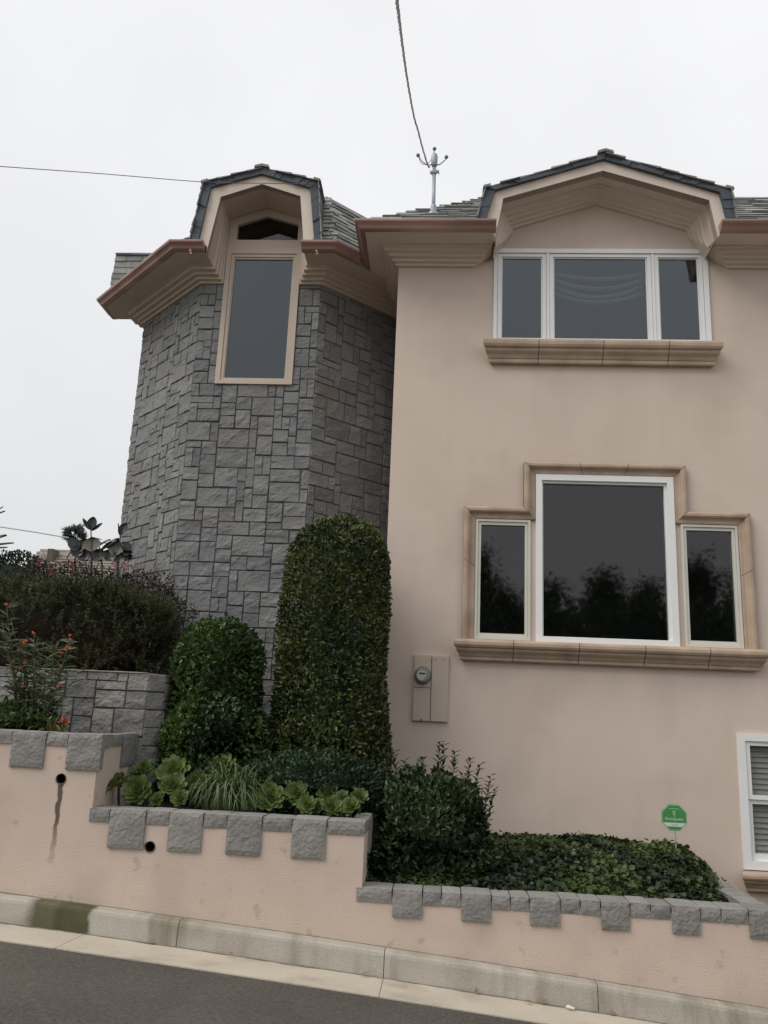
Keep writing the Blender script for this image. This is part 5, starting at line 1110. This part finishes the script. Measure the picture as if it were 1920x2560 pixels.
# ------------------------------------------------------------------ trees across the street: seen only as reflections in the lower windows
def street_tree(x, y, H, R_, seed, label, conifer=False):
    z0 = zk(x)-.45; p = empty('tree', (x, y, z0), label, 'tree', 'trees across the street mirrored in the windows'); r = np.random.default_rng(seed)
    mb = MB(); mb.tube([(x, y, z0), (x+.1, y, z0+H*.4), (x, y, z0+H*.85)], [.25, .18, .05], 8); br = []; P, Nn = [], []
    for i in range(60):
        u = r.uniform(.18, 1); a_ = r.uniform(0, 6.28); rad = R_*((1-u)*1.15+.12 if conifer else math.sin(math.pi*min(.97, u*.9+.08))**.7)*r.uniform(.6, 1.1); e_ = np.array([x+rad*math.cos(a_), y+rad*math.sin(a_), z0+H*u+r.uniform(0, .5)]); s_ = np.array([x, y, z0+H*u*.85])
        mb.tube([s_, (s_+e_)/2+np.array([0, 0, .15]), e_], [.05, .03, .012], 5); k = 200
        w_ = r.uniform(.1, 1.0, k)[:, None]; P.append(s_+(e_-s_)*w_+np.clip(r.normal(size=(k, 3)), -1.6, 1.6)*np.array([.34, .34, .16])); Nn.append(np.tile(np.array([0, 0, 1.]), (k, 1)))
    mb.build('trunk', M['bark'], p, smooth=True); P = np.concatenate(P); n = len(P); v = leaf_arrays(P, r.normal(size=(n, 3)), r.normal(size=(n, 3))+np.array([0, 0, .8]), r.uniform(.10, .20, n), r.uniform(.05, .10, n), .2); leaf_object('crown', v, np.clip(clumps(P, 1.5, seed)*.6+r.uniform(0, .4, n), 0, 1), M['lf_tree'], p)
for i, (x, y, H, R_, cf, lab) in enumerate(((1.6, -27, 9.2, 1.7, False, 'bushy tree mirrored in the narrow left window'), (4.3, -25, 8.0, 2.2, False, 'bushy tree mirrored at the left of the picture window'), (6.3, -24, 8.2, 2.0, True, 'conifer mirrored in the middle of the picture window'), (8.2, -26, 8.6, 2.2, True, 'conifer mirrored at the right of the picture window'), (9.7, -24, 9.4, 1.8, True, 'tall conifer mirrored at the right edge of the picture window'), (11.8, -25, 9.2, 2.4, False, 'broad tree mirrored in the narrow right window'), (13.8, -26, 9.0, 2.3, False, 'broad tree mirrored at the far right'), (2.9, -28, 7.6, 2.0, False, 'low bushy tree mirrored behind the others'))): street_tree(x, y, H, R_, 200+i, lab, cf)
p = plant('hedge', (6, -17, 0), 'long dark hedge across the street mirrored low in the windows', 'hedge'); foliage('foliage', [dict(c=(7.5, -21), rx=9, ry=1.4, z0=-1.4, H=7.2, dome=.4, n=16000, sup=3, depth=.3, amp=.22)], M['lf_tree'], p, .24, .13, 210, kclump=1.2)
# ------------------------------------------------------------------ litter in the gutter pan
def zpan(y): return -.157+(.025)*(-2.20-y)/.42
for i, (px, py) in enumerate([(1330, 2515), (1352, 2518), (1524, 2542), (588, 2362), (384, 2363), (1190, 2505), (905, 2400)]):
    Yl = -2.17-.05*random.random(); X = at(px, py, Yl)[0]; z = zk(X)+zpan(Yl)+.012; q = unit(1)
    v = leaf_arrays(np.array([[X, Yl, z]]), np.array([[random.uniform(-1, 1), random.uniform(-.5, .5), .12]]), np.array([[.1, -.3, 1.]]), [.05], [.024], .3, -.1); o = leaf_object('dry_leaf', v, np.array([.5]), M['litter']); tag(o, 'curled brown dry leaf lying in the concrete gutter', 'leaf', 'dry leaves in the gutter')
Yl = -2.2; X = at(1424, 2530, Yl)[0]; z = zk(X)+zpan(Yl)+.006; mb = MB(); mb.prism([(X-.03, Yl-.01, z+.012), (X+.03, Yl-.012, z+.003), (X+.035, Yl+.012, z+.006), (X-.01, Yl+.016, z+.02)], (0, 0, .003)); tag(mb.build('paper_scrap', M['paper']), 'small white scrap of paper in the gutter below the kerb joint', 'paper')
